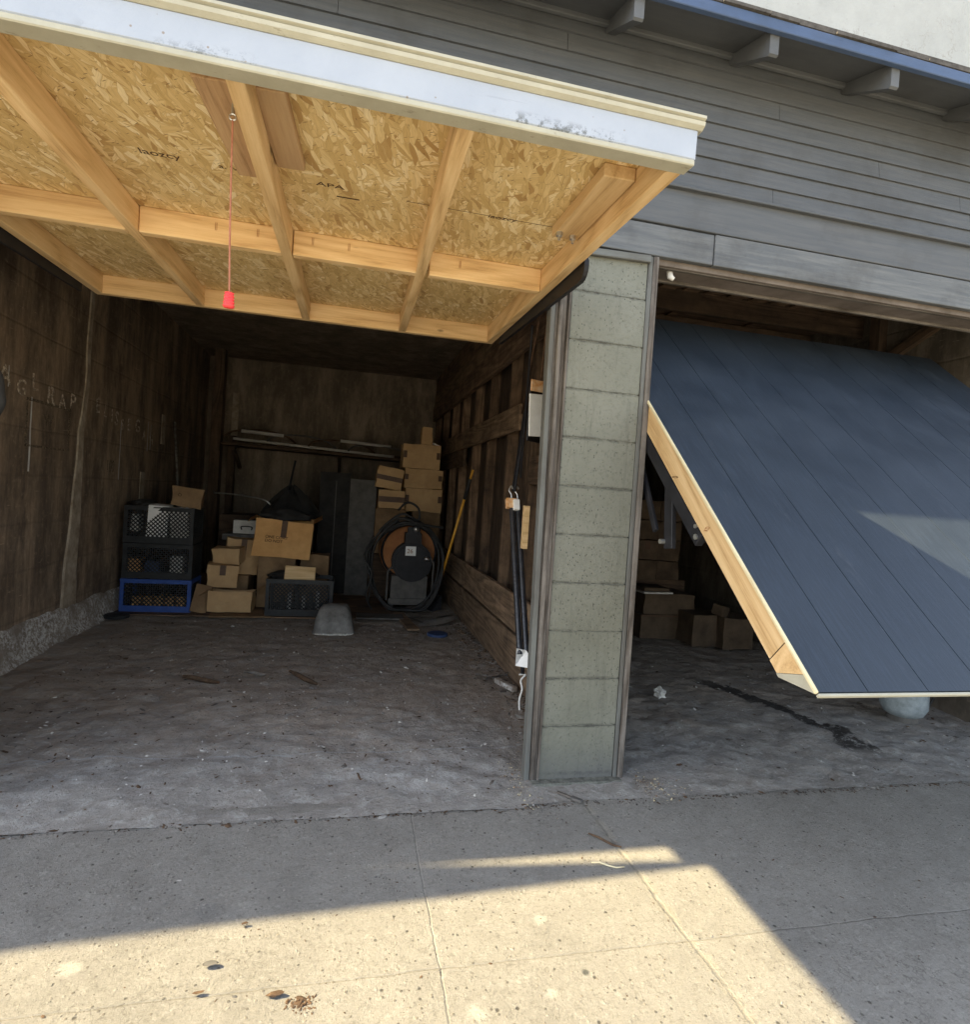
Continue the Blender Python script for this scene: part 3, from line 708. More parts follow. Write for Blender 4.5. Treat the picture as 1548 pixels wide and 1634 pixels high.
bm.faces.new(va); bm.faces.new(vb[::-1])
for j in range(len(prof)): bm.faces.new((va[j], va[(j+1) % len(prof)], vb[(j+1) % len(prof)], vb[j]))
obj('trim_moulding', bm, M['cream'], D1)
random.seed(5)
beam('nailing_block', (.905, .16, .078), (.93, .60, .078), .082, .022, M['lumber_aged'], D1)
beam('nailing_block', (1.028, .15, .076), (1.046, .5, .076), .075, .026, M['lumber_aged'], D1)
beam('nailing_block', (W1-.085, .2, .071), (W1-.085, .62, .071), .09, .036, M['lumber'], D1)
bm = bmesh.new()
for p in ((1.875, .575), (1.925, .585)):
    tube(bm, [(p[0], p[1], .055), (p[0], p[1], .04)], [.011, .011], 6); tube(bm, [(p[0], p[1], .042), (p[0], p[1], .028)], [.005, .005], 8)
obj('hinge_bolts', bm, M['zinc'], D1)
PR = R(180)
text('stamp_print', 'laozcy', (.62, .62, .0889), (PR, 0, 0), .044, M['osb_ink'], D1, .0003, 1.0)
text('stamp_print', 'a. lwoodi', (.83, .625, .0889), (PR, 0, 0), .034, M['osb_ink'], D1, .0003, 1.0)
text('stamp_print', 'APA', (1.105, .625, .0889), (PR, 0, 0), .034, M['osb_ink'], D1, .0003, 1.35)
text('stamp_print', 'iaozcy', (1.645, .64, .0889), (PR, 0, 0), .034, M['osb_ink'], D1, .0003, 1.15)
bm = bmesh.new(); bx(bm, 1.165, 1.235, .675, .682, .0886, .0895); bx(bm, 1.38, 2.0-.12, .628, .6295, .0887, .0895); obj('stamp_line', bm, M['osb_ink'], D1)
for x in (.74, .88, 1.07, 1.2, 1.62): text('stamp_print', '||', (x, 1.0095, .05), (R(90), 0, 0), .03, M['drum_orange'], D1, .0002, .6)
# steel lift arms
for xa, name in ((W1+.004, 'lift_arm'), (-.02, 'lift_arm')):
    bm = bmesh.new(); prof = []
    y0, y1, z0, z1 = .69, 1.85, .0, .075
    for k in range(9):
        a = pi/2+pi*k/8; prof.append((y0+.045*cos(a), -.01+.045*sin(a)))
    prof = prof+[(y1, -.03), (y1, .03)]
    va = [bm.verts.new((xa, y, z)) for y, z in prof]; vb = [bm.verts.new((xa+.016, y, z)) for y, z in prof]
    bm.faces.new(va); bm.faces.new(vb[::-1])
    for j in range(len(prof)): bm.faces.new((va[j], va[(j+1) % len(prof)], vb[(j+1) % len(prof)], vb[j]))
    arm = obj(name, bm, M['black_metal'], D1)
    bm = bmesh.new(); tube(bm, [(xa-.006, y0-.01, .02), (xa+.024, y0-.01, .02)], .008, 8); tube(bm, [(xa+.002, y0-.03, .046), (xa+.02, y0-.03, .05)], .007, 6)
    obj('arm_bolt', bm, M['zinc'], arm)

# pull cord hanging from the door
CX, CZ = -1.1436, 1.605
pc = thing('pull_cord', (-1.158, -.88, 2.03), 'thin brown pull cord with a ribbed red handle hanging from the overhead door', 'pull cord')
bm = bmesh.new(); tube(bm, [(-1.158, -.88, 2.03), (-1.158, -.88, 2.007)], .004, 8)
tube(bm, [(-1.158+.007*cos(a), -.88, 2.0+.007*sin(a)) for a in [i*pi/6 for i in range(13)]], .002, 6, False)
obj('eye_screw', bm, M['zinc'], pc)
pts = [(-1.158, -.88, 1.995), (-1.154, -.88, 1.86), (-1.149, -.88, 1.72), (CX, -.88, CZ)]
tubeo('cord', smoothpath(pts), .0022, M['cord'], pc, 6)
bm = bmesh.new(); P = []; Rr = []
for i in range(25):
    t = i/24; P.append((CX, -.88, CZ+.002-.036*t)); Rr.append((.0095+.003*t)*(1+.12*sin(t*2*pi*5)) if 0 < i < 24 else .004)
tube(bm, P, Rr, 14); obj('handle', bm, M['red_plastic'], pc, smooth=True)

# ------------------------------------------------------------------ door two: half open
ang = math.atan2(.66, .752)
D2 = thing('garage_door', (.375, -1.047, .731), 'half open slate blue plank door tilting out of the right hand garage', 'garage door', rot=(ang, 0, 0))
W2, L2 = 2.22, 2.25
bm = bmesh.new(); bx(bm, 0, W2, 0, L2, -.014, -.0022); obj('panel_backing', bm, M['doorblue'], D2)
bm = bmesh.new(); edges = [0.0]+[.155+.2*i for i in range(11)]+[W2]
for a, b in zip(edges, edges[1:]): bx(bm, a+(.0015 if a else 0), b-(.0015 if b < W2 else 0), 0, L2, -.003, random.uniform(-.0006, .0004))
obj('outer_skin', bm, M['doorblue'], D2, bevel=.0012)
for x in (.0, .55, 1.1, 1.65, W2-.038): beam('joist' if 0 < x < 2 else 'side_stile', (x+.019+(.002 if x == 0 else 0), .1655, -.0605), (x+.019+(.002 if x == 0 else 0), L2, -.0605), .038, .089, M['lumber'], D2)
beam('end_rail', (.04, L2-.02, -.0605), (W2-.04, L2-.02, -.0605), .036, .088, M['lumber'], D2)
beam('cross_block', (.041, 1.1, -.0605), (.549, 1.1, -.0605), .038, .088, M['lumber'], D2)
# the new lumber ends in a short block and a painted bottom rail
def prism(name, prof, x0, x1, mat, parent):
    bm = bmesh.new(); va = [bm.verts.new((x0, y, z)) for y, z in prof]; vb = [bm.verts.new((x1, y, z)) for y, z in prof]
    bm.faces.new(va); bm.faces.new(vb[::-1]); n = len(prof)
    for j in range(n): bm.faces.new((va[j], va[(j+1) % n], vb[(j+1) % n], vb[j]))
    return obj(name, bm, mat, parent, bevel=.0015)
prism('bottom_rail', [(.164, -.0165), (.164, -.105), (.122, -.105), (.062, -.0165)], .002, W2, M['lumber'], D2)
prism('bottom_trim', [(.061, -.0165), (.121, -.105), (.108, -.105), (.004, -.0165)], .0, W2, M['cream'], D2)
beam('edge_bead', (-.003, .0, -.006), (-.003, L2, -.006), .01, .012, M['lumber_edge'], D2)
beam('bottom_bead', (-.003, -.006, -.008), (W2, -.006, -.008), .009, .013, M['cream'], D2)
bm = bmesh.new(); bx(bm, .001, .003, .1645, .1665, -.103, -.018); obj('joint_line', bm, M['ink'], D2)
text('grade_stamp', '0', (-.0002, .95, -.075), (0, R(-90), R(90)), .035, M['ink'], D2, .0003, .6)
text('grade_stamp', 'KD', (-.0002, .66, -.072), (0, R(-90), R(90)), .024, M['drum_orange'], D2, .0003, .7)
# its steel arm behind the edge
am = beam('lift_arm', (.02, .68, -.14), (.02, 1.6, -.14), .03, .055, M['black_metal'], D2)
beam('arm_strut', (.03, 1.0, -.165), (.03, .82, -.33), .02, .06, M['black_metal'], D2)
beam('arm_strut', (.03, 1.55, -.165), (.03, .95, -.36), .016, .03, M['black_metal'], D2)
bm = bmesh.new(); tube(bm, [(0, .70, -.14), (.05, .70, -.14)], .011, 8); tube(bm, [(0, .73, -.115), (.05, .73, -.115)], .008, 8); tube(bm, [(.0, .86, -.33), (.05, .86, -.33)], .01, 8); obj('arm_bolt', bm, M['zinc'], D2)

# ------------------------------------------------------------------ door spring unit on the jamb
sp = thing('door_spring', (.02, .55, .2), 'pair of long black door springs hanging beside the pillar jamb with a white tag', 'door spring')
for dx in (-.016, .018):
    bm = bmesh.new(); P = []; Rr = []
    for i in range(160):
        t = i/159; P.append((.02+dx*1.0, .40+.33*t, .43+.72*t)); Rr.append(.0158+.0003*sin(t*2*pi*38))
    tube(bm, P, Rr, 12); obj('spring', bm, M['spring_black'], sp, smooth=True)
    hk = smoothpath([(.02+dx, .745, 1.15), (.02+dx, .75, 1.2), (.008+dx, .76, 1.225), (.02+dx, .765, 1.25), (.03+dx, .77, 1.235)])
    tubeo('hook', hk, .004, M['zinc'], sp, 8)
o = beam('spring_label', (-.0, .715, 1.13), (-.0, .735, 1.18), .06, .033, M['orange_label'], sp, up=(0, 1, 0)); 
beam('spring_label', (.022, .7, 1.12), (.022, .72, 1.175), .034, .036, M['paper'], sp, up=(0, 1, 0))
beam('steel_strap', (.02, .77, 1.22), (.06, .78, 1.66), .05, .012, M['black_metal'], sp, up=(1, 0, 0))
beam('steel_strap', (.05, .76, 1.3), (-.06, .35, 2.0), .024, .008, M['black_metal'], sp, up=(1, 0, 0))
beam('steel_strap', (.04, .5, 1.64), (-.05, .15, 1.99), .012, .008, M['rust_rod'], sp, up=(1, 0, 0))
tubeo('lift_rod', [(.06, .85, 1.66), (-.04, .3, 2.04)], .006, M['rust_rod'], sp)
bm = bmesh.new(); v = [bm.verts.new(p) for p in ((-.015, .40, .46), (.03, .385, .455), (.07, .30, .385), (.03, .37, .375), (-.015, .40, .375))]; bm.faces.new(v)
bmesh.ops.solidify(bm, geom=bm.faces[:], thickness=.002); obj('paper_tag', bm, M['paper'], sp)
tubeo('end_fitting', [(.02, .4, .43), (.02, .385, .34)], [.012, .009], M['black_metal'], sp)
tubeo('rope_end', smoothpath([(.005, .39, .335), (.035, .385, .335), (.012, .38, .31), (.018, .37, .27), (.008, .37, .22), (.012, .37, .17)]), .0045, M['rope'], sp, 8)
lb = thing('bracket_plate', (.05, .42, 1.6), 'black steel bracket plate with a white label fixed behind the jamb', 'bracket')
beam('plate', (.09, .52, 1.6), (-.035, .4, 1.6), .012, .27, M['black_metal'], lb)
beam('white_label', (.03, .372, 1.585), (-.05, .34, 1.58), .006, .2, M['paper'], lb)
beam('orange_label', (.03, .372, 1.722), (-.05, .34, 1.72), .006, .055, M['orange_label'], lb)
bm = bmesh.new(); bx(bm, .03, .055, .56, .6, .93, 1.15); setp(obj('wood_offcut', bm, M['lumber'], None), 'short pale wood offcut fixed behind the black springs', 'offcut')

# black thing at the left jamb
bm = bmesh.new(); tube(bm, smoothpath([(-2.07, .0, 1.5), (-2.05, .0, 1.48), (-2.04, .0, 1.42), (-2.04, .0, 1.38), (-2.08, .0, 1.3)]), [.01]+[.028]*31+[.01], 12)
setp(obj('hanging_jacket', bm, M['dark'], None, smooth=True), 'black bundle hanging at the left edge of the doorway', 'jacket')

# ------------------------------------------------------------------ stored things
def carton(name, x0, x1, y0, y1, z0, z1, label, mat='cardboard', group=None, rot=(0, 0, 0), tape=None, flaps=False, txt=None, corners=False, band=None, cat='carton'):
    t = thing(name, ((x0+x1)/2, (y0+y1)/2, z0), label, cat, group, rot=tuple(R(a) for a in rot) if any(rot) else None)
    r = rotated(t); a, b, d = (x1-x0)/2, (y1-y0)/2, z1-z0
    ox, oy, oz = (0, 0, 0) if r else t.location
    bm = bmesh.new()
    vs, fs = bx(bm, ox-a, ox+a, oy-b, oy+b, oz, oz+d)
    bmesh.ops.subdivide_edges(bm, edges=bm.edges[:], cuts=3, use_grid_fill=True)
    for v in bm.verts:
        p = Vector(v.co); v.co += Vector((mn.noise(p*9), mn.noise(p*9+Vector((5, 0, 0))), mn.noise(p*9+Vector((0, 7, 0)))))*.013
    if flaps:
        top = [f for f in bm.faces if all(abs(v.co.z-(oz+d)) < .01 for v in f.verts)]
        bmesh.ops.delete(bm, geom=top, context='FACES')
    bd = obj('carton_body', bm, M[mat], t)
    if flaps:
        for s in (-1, 1):
            bmf = bmesh.new()
            v = [bmf.verts.new((ox+s*a, oy-b, oz+d)), bmf.verts.new((ox+s*a, oy+b, oz+d)), bmf.verts.new((ox+s*(a+.07), oy+b-.01, oz+d+.05*s)), bmf.verts.new((ox+s*(a+.07), oy-b+.01, oz+d+.05*s))]; bmf.faces.new(v)
            bmesh.ops.solidify(bmf, geom=bmf.faces[:], thickness=.004); obj('carton_flap', bmf, M[mat], t)
    if tape == 'v':
        bmt = bmesh.new(); bx(bmt, ox-.025, ox+.025, oy-b-.008, oy-b-.0045, oz+d*.55, oz+d); obj('tape', bmt, M['tape'], t)
    if tape == 'h' or band:
        z0_, z1_ = band or (.42, .6)
        bmt = bmesh.new(); bx(bmt, ox-a, ox+a, oy-b-.008, oy-b-.0045, oz+d*z0_, oz+d*z1_); obj('tape', bmt, M['tape'], t)
    if corners:
        for s in (-1, 1):
            bmt = bmesh.new(); bx(bmt, ox+s*a*.99-(.04 if s > 0 else 0), ox+s*a*.99+(0 if s > 0 else .04), oy-b-.008, oy-b-.0045, oz+d*.42, oz+d*.7)
            obj('tape', bmt, M['tape'], t)
    if txt:
        for i, line in enumerate(txt): text('printed_text', line, (ox-a*.62, oy-b-.0065, oz+d*.5-.035*i), (R(90), 0, 0), .038, M['ink'], t, .0004, 1.0)
    return t

def crate(x0, x1, y0, y1, z0, z1, label, mat, panel=None):
    t = thing('milk_crate', ((x0+x1)/2, (y0+y1)/2, z0), label, 'crate', 'plastic milk crates')
    m = M[mat]; bm = bmesh.new(); w_ = .03; e = .012
    H = z1-z0
    for x in (x0, x1-w_):
        for y in (y0, y1-w_): bx(bm, x, x+w_, y, y+w_, z0, z1)
    for za, zb in ((z0, z0+.055), (z1-.035, z1)):
        bx(bm, x0+w_, x1-w_, y0, y0+e, za, zb); bx(bm, x0+w_, x1-w_, y1-e, y1, za, zb)
        bx(bm, x0, x0+e, y0+w_, y1-w_, za, zb); bx(bm, x1-e, x1, y0+w_, y1-w_, za, zb)
    bx(bm, x0+.01, x1-.01, y0+.01, y1-.01, z0+.005, z0+.015)
    bx(bm, x0-.004, x1+.004, y0-.004, y0+.003, z1-.014, z1-.004)
    obj('crate_frame', bm, m, t, bevel=.001)
    bm = bmesh.new(); p = .034
    za, zb = z0+.055, z1-.035; hh = zb-za; L = x1-x0-2*w_
    def bar(u0, v0, u1, v1, plane):
        d = Vector((u1-u0, v1-v0)); 
        if d.length < .004: return
        d.normalize(); nn = Vector((-d.y, d.x))*.0048
        for s in (0,):
            q = [(u0+nn.x, v0+nn.y), (u0-nn.x, v0-nn.y), (u1-nn.x, v1-nn.y), (u1+nn.x, v1+nn.y)]
            if plane == 'f': A = [(x0+w_+u, y0+.002, v) for u, v in q]; B = [(x0+w_+u, y0+.007, v) for u, v in q]
            else: A = [(x1-.002, y0+w_+u, v) for u, v in q]; B = [(x1-.007, y0+w_+u, v) for u, v in q]
            a = [bm.verts.new(c) for c in A]; b = [bm.verts.new(c) for c in B]
            bm.faces.new(a); bm.faces.new(b[::-1])
            for i in range(4): bm.faces.new((a[i], a[(i+1) % 4], b[(i+1) % 4], b[i]))
    for plane, LL in (('f', L), ('s', y1-y0-2*w_)):
        c = -hh
        while c < LL:
            for sgn in (1, -1):
                if sgn == 1: u0, v0, u1, v1 = c, za, c+hh, zb
                else: u0, v0, u1, v1 = c, zb, c+hh, za
                if u0 < 0: t_ = -u0/hh; v0 = v0+(v1-v0)*t_; u0 = 0
                if u1 > LL: t_ = (LL-u0)/(u1-u0); v1 = v0+(v1-v0)*t_; u1 = LL
                if u1-u0 > .005: bar(u0, v0, u1, v1, plane)
            c += p
    obj('crate_lattice', bm, M['black_plastic'] if panel is None else M[panel], t)
    return t
crate(-2.665, -2.115, 3.14, 3.48, .02, .3, 'blue framed plastic crate at the bottom of the left stack', 'blue_plastic')
crate(-2.66, -2.12, 3.145, 3.485, .305, .6, 'black plastic crate in the middle of the left stack', 'black_plastic')
crate(-2.665, -2.125, 3.14, 3.48, .605, .915, 'black plastic crate on top of the left stack, filled with papers', 'black_plastic')
crate(-1.5, -.935, 3.05, 3.4, .03, .35, 'black plastic crate on the floor beside the dented gray scoop', 'black_plastic')
def lump(cx_, cy_, cz_, a, b, c, mat, name, label, cat, amp=.35):
    bm = bmesh.new(); bmesh.ops.create_icosphere(bm, subdivisions=4, radius=1)
    for v in bm.verts:
        p = v.co.copy(); k = 1+amp*mn.noise(p*1.7+Vector((cx_*9, 0, 0)))+amp*.5*abs(mn.noise(p*4.2))
        v.co = Vector((cx_+p.x*a*k, cy_+p.y*b*k, cz_+max(p.z, -.35)*c*k))
    return setp(obj(name, bm, M[mat], None, smooth=True), label, cat)
def loose(name, x0, x1, y0, y1, z0, z1, mat, label, cat, bevel=.004, rot=None):
    bm = bmesh.new(); bx(bm, -(x1-x0)/2, (x1-x0)/2, -(y1-y0)/2, (y1-y0)/2, 0, z1-z0)
    if rot: bmesh.ops.rotate(bm, verts=bm.verts[:], cent=(0, 0, 0), matrix=Euler([R(a) for a in rot]).to_matrix())
    bmesh.ops.translate(bm, verts=bm.verts[:], vec=((x0+x1)/2, (y0+y1)/2, z0))
    return setp(obj(name, bm, M[mat], None, bevel=bevel), label, cat)
loose('paper_pack', -2.50, -2.34, 3.155, 3.3, .66, .93, 'paper', 'white paper pack standing in the top crate, left one', 'paper pack', rot=(4, 3, 4))
loose('paper_pack', -2.31, -2.17, 3.17, 3.3, .66, .92, 'foam_white', 'white paper pack standing in the top crate under the small carton', 'paper pack', rot=(3, -3, 2))
loose('paper_pack', -2.62, -2.56, 3.16, 3.28, .7, .84, 'foam_white', 'small white pack at the left side of the top crate', 'paper pack', rot=(0, 3, 0))
loose('blue_tin', -2.5, -2.38, 3.17, 3.3, .34, .45, 'blue_lid', 'dull blue tin inside the middle crate', 'tin')
loose('orange_tin', -2.62, -2.53, 3.17, 3.3, .34, .47, 'cardboard_orange', 'orange brown tin inside the middle crate', 'tin')
loose('glass_jar', -2.3, -2.2, 3.17, 3.3, .34, .5, 'foam_white', 'pale jar inside the middle crate', 'jar')
for i in range(5): loose('small_box', -2.58+.085*i, -2.51+.085*i, 3.17, 3.3, .06, .15, 'cardboard_orange', 'small brown boxes in a row inside the blue crate', 'box')['group'] = 'small boxes in the blue crate'
lump(-2.56, 3.3, .92, .1, .14, .045, 'dark', 'dark_rag', 'dark blue rag bunched on the left side of the top crate', 'rag')
carton('small_carton', -2.34, -2.1, 3.2, 3.36, .925, 1.09, 'small square carton tilted on top of the crate stack', 'cardboard_old', rot=(0, 5, 8), txt=['O'])

carton('low_carton', -1.98, -1.62, 3.1, 3.35, .03, .21, 'low wide carton at the front of the pile, right of the blue crate', 'cardboard', rot=(-6, 0, 2), flaps=True, group='brown cartons piled near the crates')
loose('cardboard_flap', -2.12, -1.99, 3.12, 3.14, .03, .27, 'cardboard_old', 'loose cardboard flap leaning beside the blue crate', 'cardboard', rot=(-15, 14, 20), bevel=.002)
loose('cardboard_sheet', -1.95, -1.45, 3.0, 3.3, .02, .03, 'cardboard_old', 'flattened cardboard sheet under the low carton', 'cardboard', bevel=.002, rot=(0, 0, 5))
carton('square_carton', -2.05, -1.8, 3.3, 3.55, .22, .42, 'square plain carton on top behind the low carton', 'cardboard', rot=(0, 2, 9), tape='v', group='brown cartons piled near the crates')
carton('narrow_carton', -2.01, -1.77, 3.42, 3.6, .42, .56, 'shallow tan carton above the square plain carton', 'cardboard', rot=(3, -3, -7), group='brown cartons piled near the crates')
carton('marked_carton', -1.98, -1.68, 3.62, 3.85, .3, .63, 'carton with a brown mark behind the shallow tan carton', 'cardboard', tape='v', rot=(0, 4, 12), group='brown cartons piled near the crates')
carton('base_carton', -2.0, -1.72, 3.56, 3.9, .03, .3, 'old carton under the pile behind the square one', 'cardboard_old', group='brown cartons piled near the crates')
tw = thing('white_case', (-1.82, 3.95, .64), 'small white case with a dark handle behind the pile of cartons', 'case')
box('case_body', -1.94, -1.7, 3.9, 4.0, .64, .79, M['foam_white'], tw, .006)
tubeo('case_handle', smoothpath([(-1.86, 3.89, .7), (-1.86, 3.88, .73), (-1.77, 3.88, .73), (-1.77, 3.89, .7)]), .006, M['black_plastic'], tw, 8)
loose('gray_bundle', -2.02, -1.68, 3.8, 4.1, .6, .66, 'gray_dark', 'dark gray bundle under the small white case', 'bundle')
carton('carton_under', -1.62, -1.3, 3.4, 3.7, .03, .5, 'old brown carton carrying the big orange carton', 'cardboard_old', group='brown cartons piled near the crates')
carton('carton_under', -1.26, -1.0, 3.5, 3.75, .03, .52, 'dark brown carton behind the floor crate', 'cardboard_old', group='brown cartons piled near the crates')
big = carton('printed_carton', -1.68, -1.18, 3.35, 3.62, .515, .86, 'large orange brown carton with two lines of print, tilted on the pile', 'cardboard_orange', rot=(6, 4, 3), flaps=True, txt=['ONE COAT', 'DO NOT'], tape='v')
lump(-1.42, 3.5, .87, .22, .11, .07, 'dark', 'black_cloth', 'black cloth stuffed into the open orange carton', 'cloth')
loose('wood_offcut', -1.36, -1.1, 3.1, 3.13, .33, .46, 'lumber', 'pale wood offcut lying in the floor crate', 'offcut', rot=(0, 2, 0))
for i in range(6): loose('small_bottle', -1.38+.06*i, -1.35+.06*i, 3.12, 3.15, .08, .2+.02*(i % 3), 'foam_white' if i % 2 else 'gray_dark', 'small pale bottles standing inside the floor crate', 'bottle')['group'] = 'bottles in the floor crate'
lump(-1.3, 3.28, .345, .2, .09, .05, 'dark', 'dark_rag', 'dark rag heaped over the floor crate beside the wood offcut', 'rag')

# dented scoop
bm = bmesh.new(); rings = []
for k, (z, a, b, oy) in enumerate(((.0, .165, .1, 0), (.012, .167, .103, 0), (.03, .158, .1, .005), (.11, .145, .1, .03), (.175, .125, .09, .06), (.205, .1, .07, .085), (.216, .05, .04, .09))):
    ring = []
    for i in range(28):
        t = 2*pi*i/28; cx_, sx_ = cos(t), sin(t)
        e_ = .55; px = math.copysign(abs(cx_)**e_, cx_)*a; py = math.copysign(abs(sx_)**e_, sx_)*b
        nz = .009*mn.noise(Vector((px*14, py*14, z*9)))-(.016*max(0, 1-((px+.01)**2+(z-.12)**2)/.0045) if py < 0 else 0)
        ring.append(bm.verts.new((-.905+px+nz, 2.58+py+oy+nz, z+.006+nz)))
    rings.append(ring)
for A, B in zip(rings, rings[1:]):
    for i in range(28): bm.faces.new((A[i], A[(i+1) % 28], B[(i+1) % 28], B[i]))
bm.faces.new(rings[-1])
t = thing('dented_bucket', (-.905, 2.6, 0), 'dented gray upturned bucket with a chipped white rim on the floor', 'bucket')
obj('bucket_shell', bm, M['concrete_chunk'], t, smooth=True)
bm = bmesh.new()
P = []
for i in range(60):
    tt = 2*pi*i/59; cx_, sx_ = cos(tt), sin(tt)
    P.append((-.905+math.copysign(abs(cx_)**.55, cx_)*.159, 2.58+math.copysign(abs(sx_)**.55, sx_)*.102, .012+.006*mn.noise(Vector((i*.7, 0, 0)))))
tube(bm, P, [.006+.005*abs(mn.noise(Vector((i*.9, 2, 0)))) for i in range(60)], 6, False); obj('chipped_rim', bm, M['chip_white'], t)

# floor boards
setp(box('plywood_sheet', -2.7, -.28, 3.04, 4.2, .012, .024, M['oldwood'], None, .002), 'dark plywood sheet on the floor under the crates', 'plywood')
loose('floor_board', -.34, -.24, 2.62, 3.3, .015, .035, 'oldrail', 'short brown board on the floor below the hose', 'board', rot=(0, 0, 6))
loose('floor_board', -.72, -.3, 3.0, 3.2, .022, .04, 'gray_dark', 'gray board lying across the floor right of the bucket', 'board', rot=(0, 0, -2))
for i, (x, y, a, b, r) in enumerate(((.0, 2.95, .22, .1, 20), (-.12, 3.15, .16, .12, -10), (.12, 3.2, .14, .08, 40), (-.18, 2.98, .1, .09, 5))):
    bm = bmesh.new(); n = 9
    v = [bm.verts.new((x+a*(.8+.3*random.random())*cos(2*pi*k/n)*cos(R(r))-b*sin(2*pi*k/n)*sin(R(r)), y+a*cos(2*pi*k/n)*sin(R(r))+b*(.8+.3*random.random())*sin(2*pi*k/n)*cos(R(r)), .03+.03*cos(2*pi*k/n+i))) for k in range(n)]
    f = bm.faces.new(v); bmesh.ops.solidify(bm, geom=[f], thickness=.022)
    setp(obj('slate_slab', bm, M['stone'], None), ('broad flat slate slab below the shovel blade', 'middle slate slab between the hose and the shovel blade', 'small slate slab against the timber partition', 'squarish slate slab right of the brown board')[i], 'slab')
bm = bmesh.new(); tube(bm, [(-.068, 2.5, .012), (-.068, 2.5, .03), (-.068, 2.5, .034)], [.085, .085, .075], 28); setp(obj('plastic_disc', bm, M['blue_lid'], None), 'round dark blue plastic disc on the floor near the partition', 'disc')
bm = bmesh.new(); tube(bm, [(-2.62, 2.97, .01), (-2.62, 2.97, .035), (-2.62, 2.97, .05)], [.09, .095, .04], 20); setp(obj('plastic_disc', bm, M['black_plastic'], None), 'round black plastic disc on the floor before the blue crate', 'disc')

# cartons at the back right
rs = 'taped cartons stacked before the partition'
carton('stack_carton', -.15, .155, 4.25, 4.6, .5, .965, 'lowest visible carton of the tall stack behind the hose', 'cardboard_old', rs)
carton('stack_carton', -.25, .155, 4.2, 4.58, .97, 1.225, 'second carton from the bottom of the tall stack, taped corners', 'cardboard', rs, corners=True)
carton('stack_carton', -.27, .145, 4.2, 4.55, 1.23, 1.44, 'carton with brown smears third in the tall stack', 'cardboard', rs, corners=True)
carton('stack_carton', -.3, .11, 4.2, 4.55, 1.445, 1.71, 'large taped carton near the top of the tall stack', 'cardboard', rs, corners=True)
carton('little_carton', -.105, .01, 4.2, 4.4, 1.715, 1.9, 'narrow upright carton crowning the tall stack', 'cardboard')
loose('foil_scrap', .02, .1, 4.2, 4.28, 1.715, 1.73, 'paper', 'crumpled white scrap beside the crowning carton', 'scrap', rot=(10, 20, 15))
carton('banded_carton', -.54, -.26, 4.1, 4.4, .99, 1.185, 'level carton with a dark band left of the tall stack', 'cardboard', band=(.35, .65))
carton('banded_carton', -.59, -.315, 4.1, 4.4, 1.2, 1.43, 'tilted carton with a dark band leaning over the level one', 'cardboard', rot=(0, 8, 0), band=(.38, .6), txt=['-- ---'])
carton('base_carton', -.56, -.24, 4.12, 4.5, .5, .985, 'shadowed carton under the two banded cartons', 'cardboard_old')
loose('low_bench', -.6, .17, 4.1, 4.7, .03, .495, 'oldplank', 'dark wooden box bench carrying the carton stacks', 'bench')

# compressor with drum guard
cp = thing('air_compressor', (-.22, 3.6, 0), 'black compressor motor in front of a rusty orange drum, hose coiled round it', 'compressor')
bm = bmesh.new(); tube(bm, [(-.23, 3.62, .58), (-.23, 3.64, .58), (-.23, 3.95, .58), (-.23, 3.97, .58)], [.26, .285, .285, .26], 40); obj('drum', bm, M['drum_orange'], cp, bevel=.006)
bm = bmesh.new(); tube(bm, [(-.23+.27*cos(a), 3.615, .58+.27*sin(a)) for a in [i*2*pi/40 for i in range(41)]], .012, 8, False); obj('drum_rim', bm, M['black_metal'], cp)
bm = bmesh.new()
tube(bm, [(-.21, 3.42, .5), (-.21, 3.6, .5)], [.17, .185], 24)
for k in range(7): tube(bm, [(-.21, 3.44+.022*k, .5), (-.21, 3.45+.022*k, .5)], .195, 24)
bx(bm, -.29, -.13, 3.45, 3.6, .66, .78); bx(bm, -.27, -.15, 3.44, 3.5, .78, .84); bx(bm, -.4, -.3, 3.46, 3.58, .42, .5); bx(bm, -.12, -.02, 3.46, 3.56, .44, .54)
obj('motor', bm, M['black_metal'], cp, bevel=.004)
bm = bmesh.new()
bx(bm, -.42, -.02, 3.44, 3.8, .08, .14); bx(bm, -.4, -.05, 3.46, 3.76, .14, .36)
for x in (-.4, -.06):
    for y in (3.46, 3.76): bx(bm, x, x+.03, y, y+.03, .02, .1)
tube(bm, [(-.44, 3.44, .12), (-.44, 3.44, .4), (-.4, 3.44, .45)], .01, 8); tube(bm, [(0.0, 3.44, .12), (0.0, 3.44, .5), (-.04, 3.44, .55)], .01, 8)
obj('base_frame', bm, M['gray_dark'], cp, bevel=.004)
mb = box('motor_label', -.285, -.185, 3.405, 3.409, .565, .655, M['paper'], cp, 0)
text('label_print', '26', (-.272, 3.403, .59), (R(90), 0, 0), .06, M['drum_orange'], cp, .0004, 1)
tubeo('pressure_gauge', [(-.2, 3.42, .82), (-.2, 3.36, .83)], .03, M['zinc'], cp, 14); tubeo('air_valve', [(-.1, 3.4, .55), (-.05, 3.39, .53)], .02, M['zinc'], cp, 14)
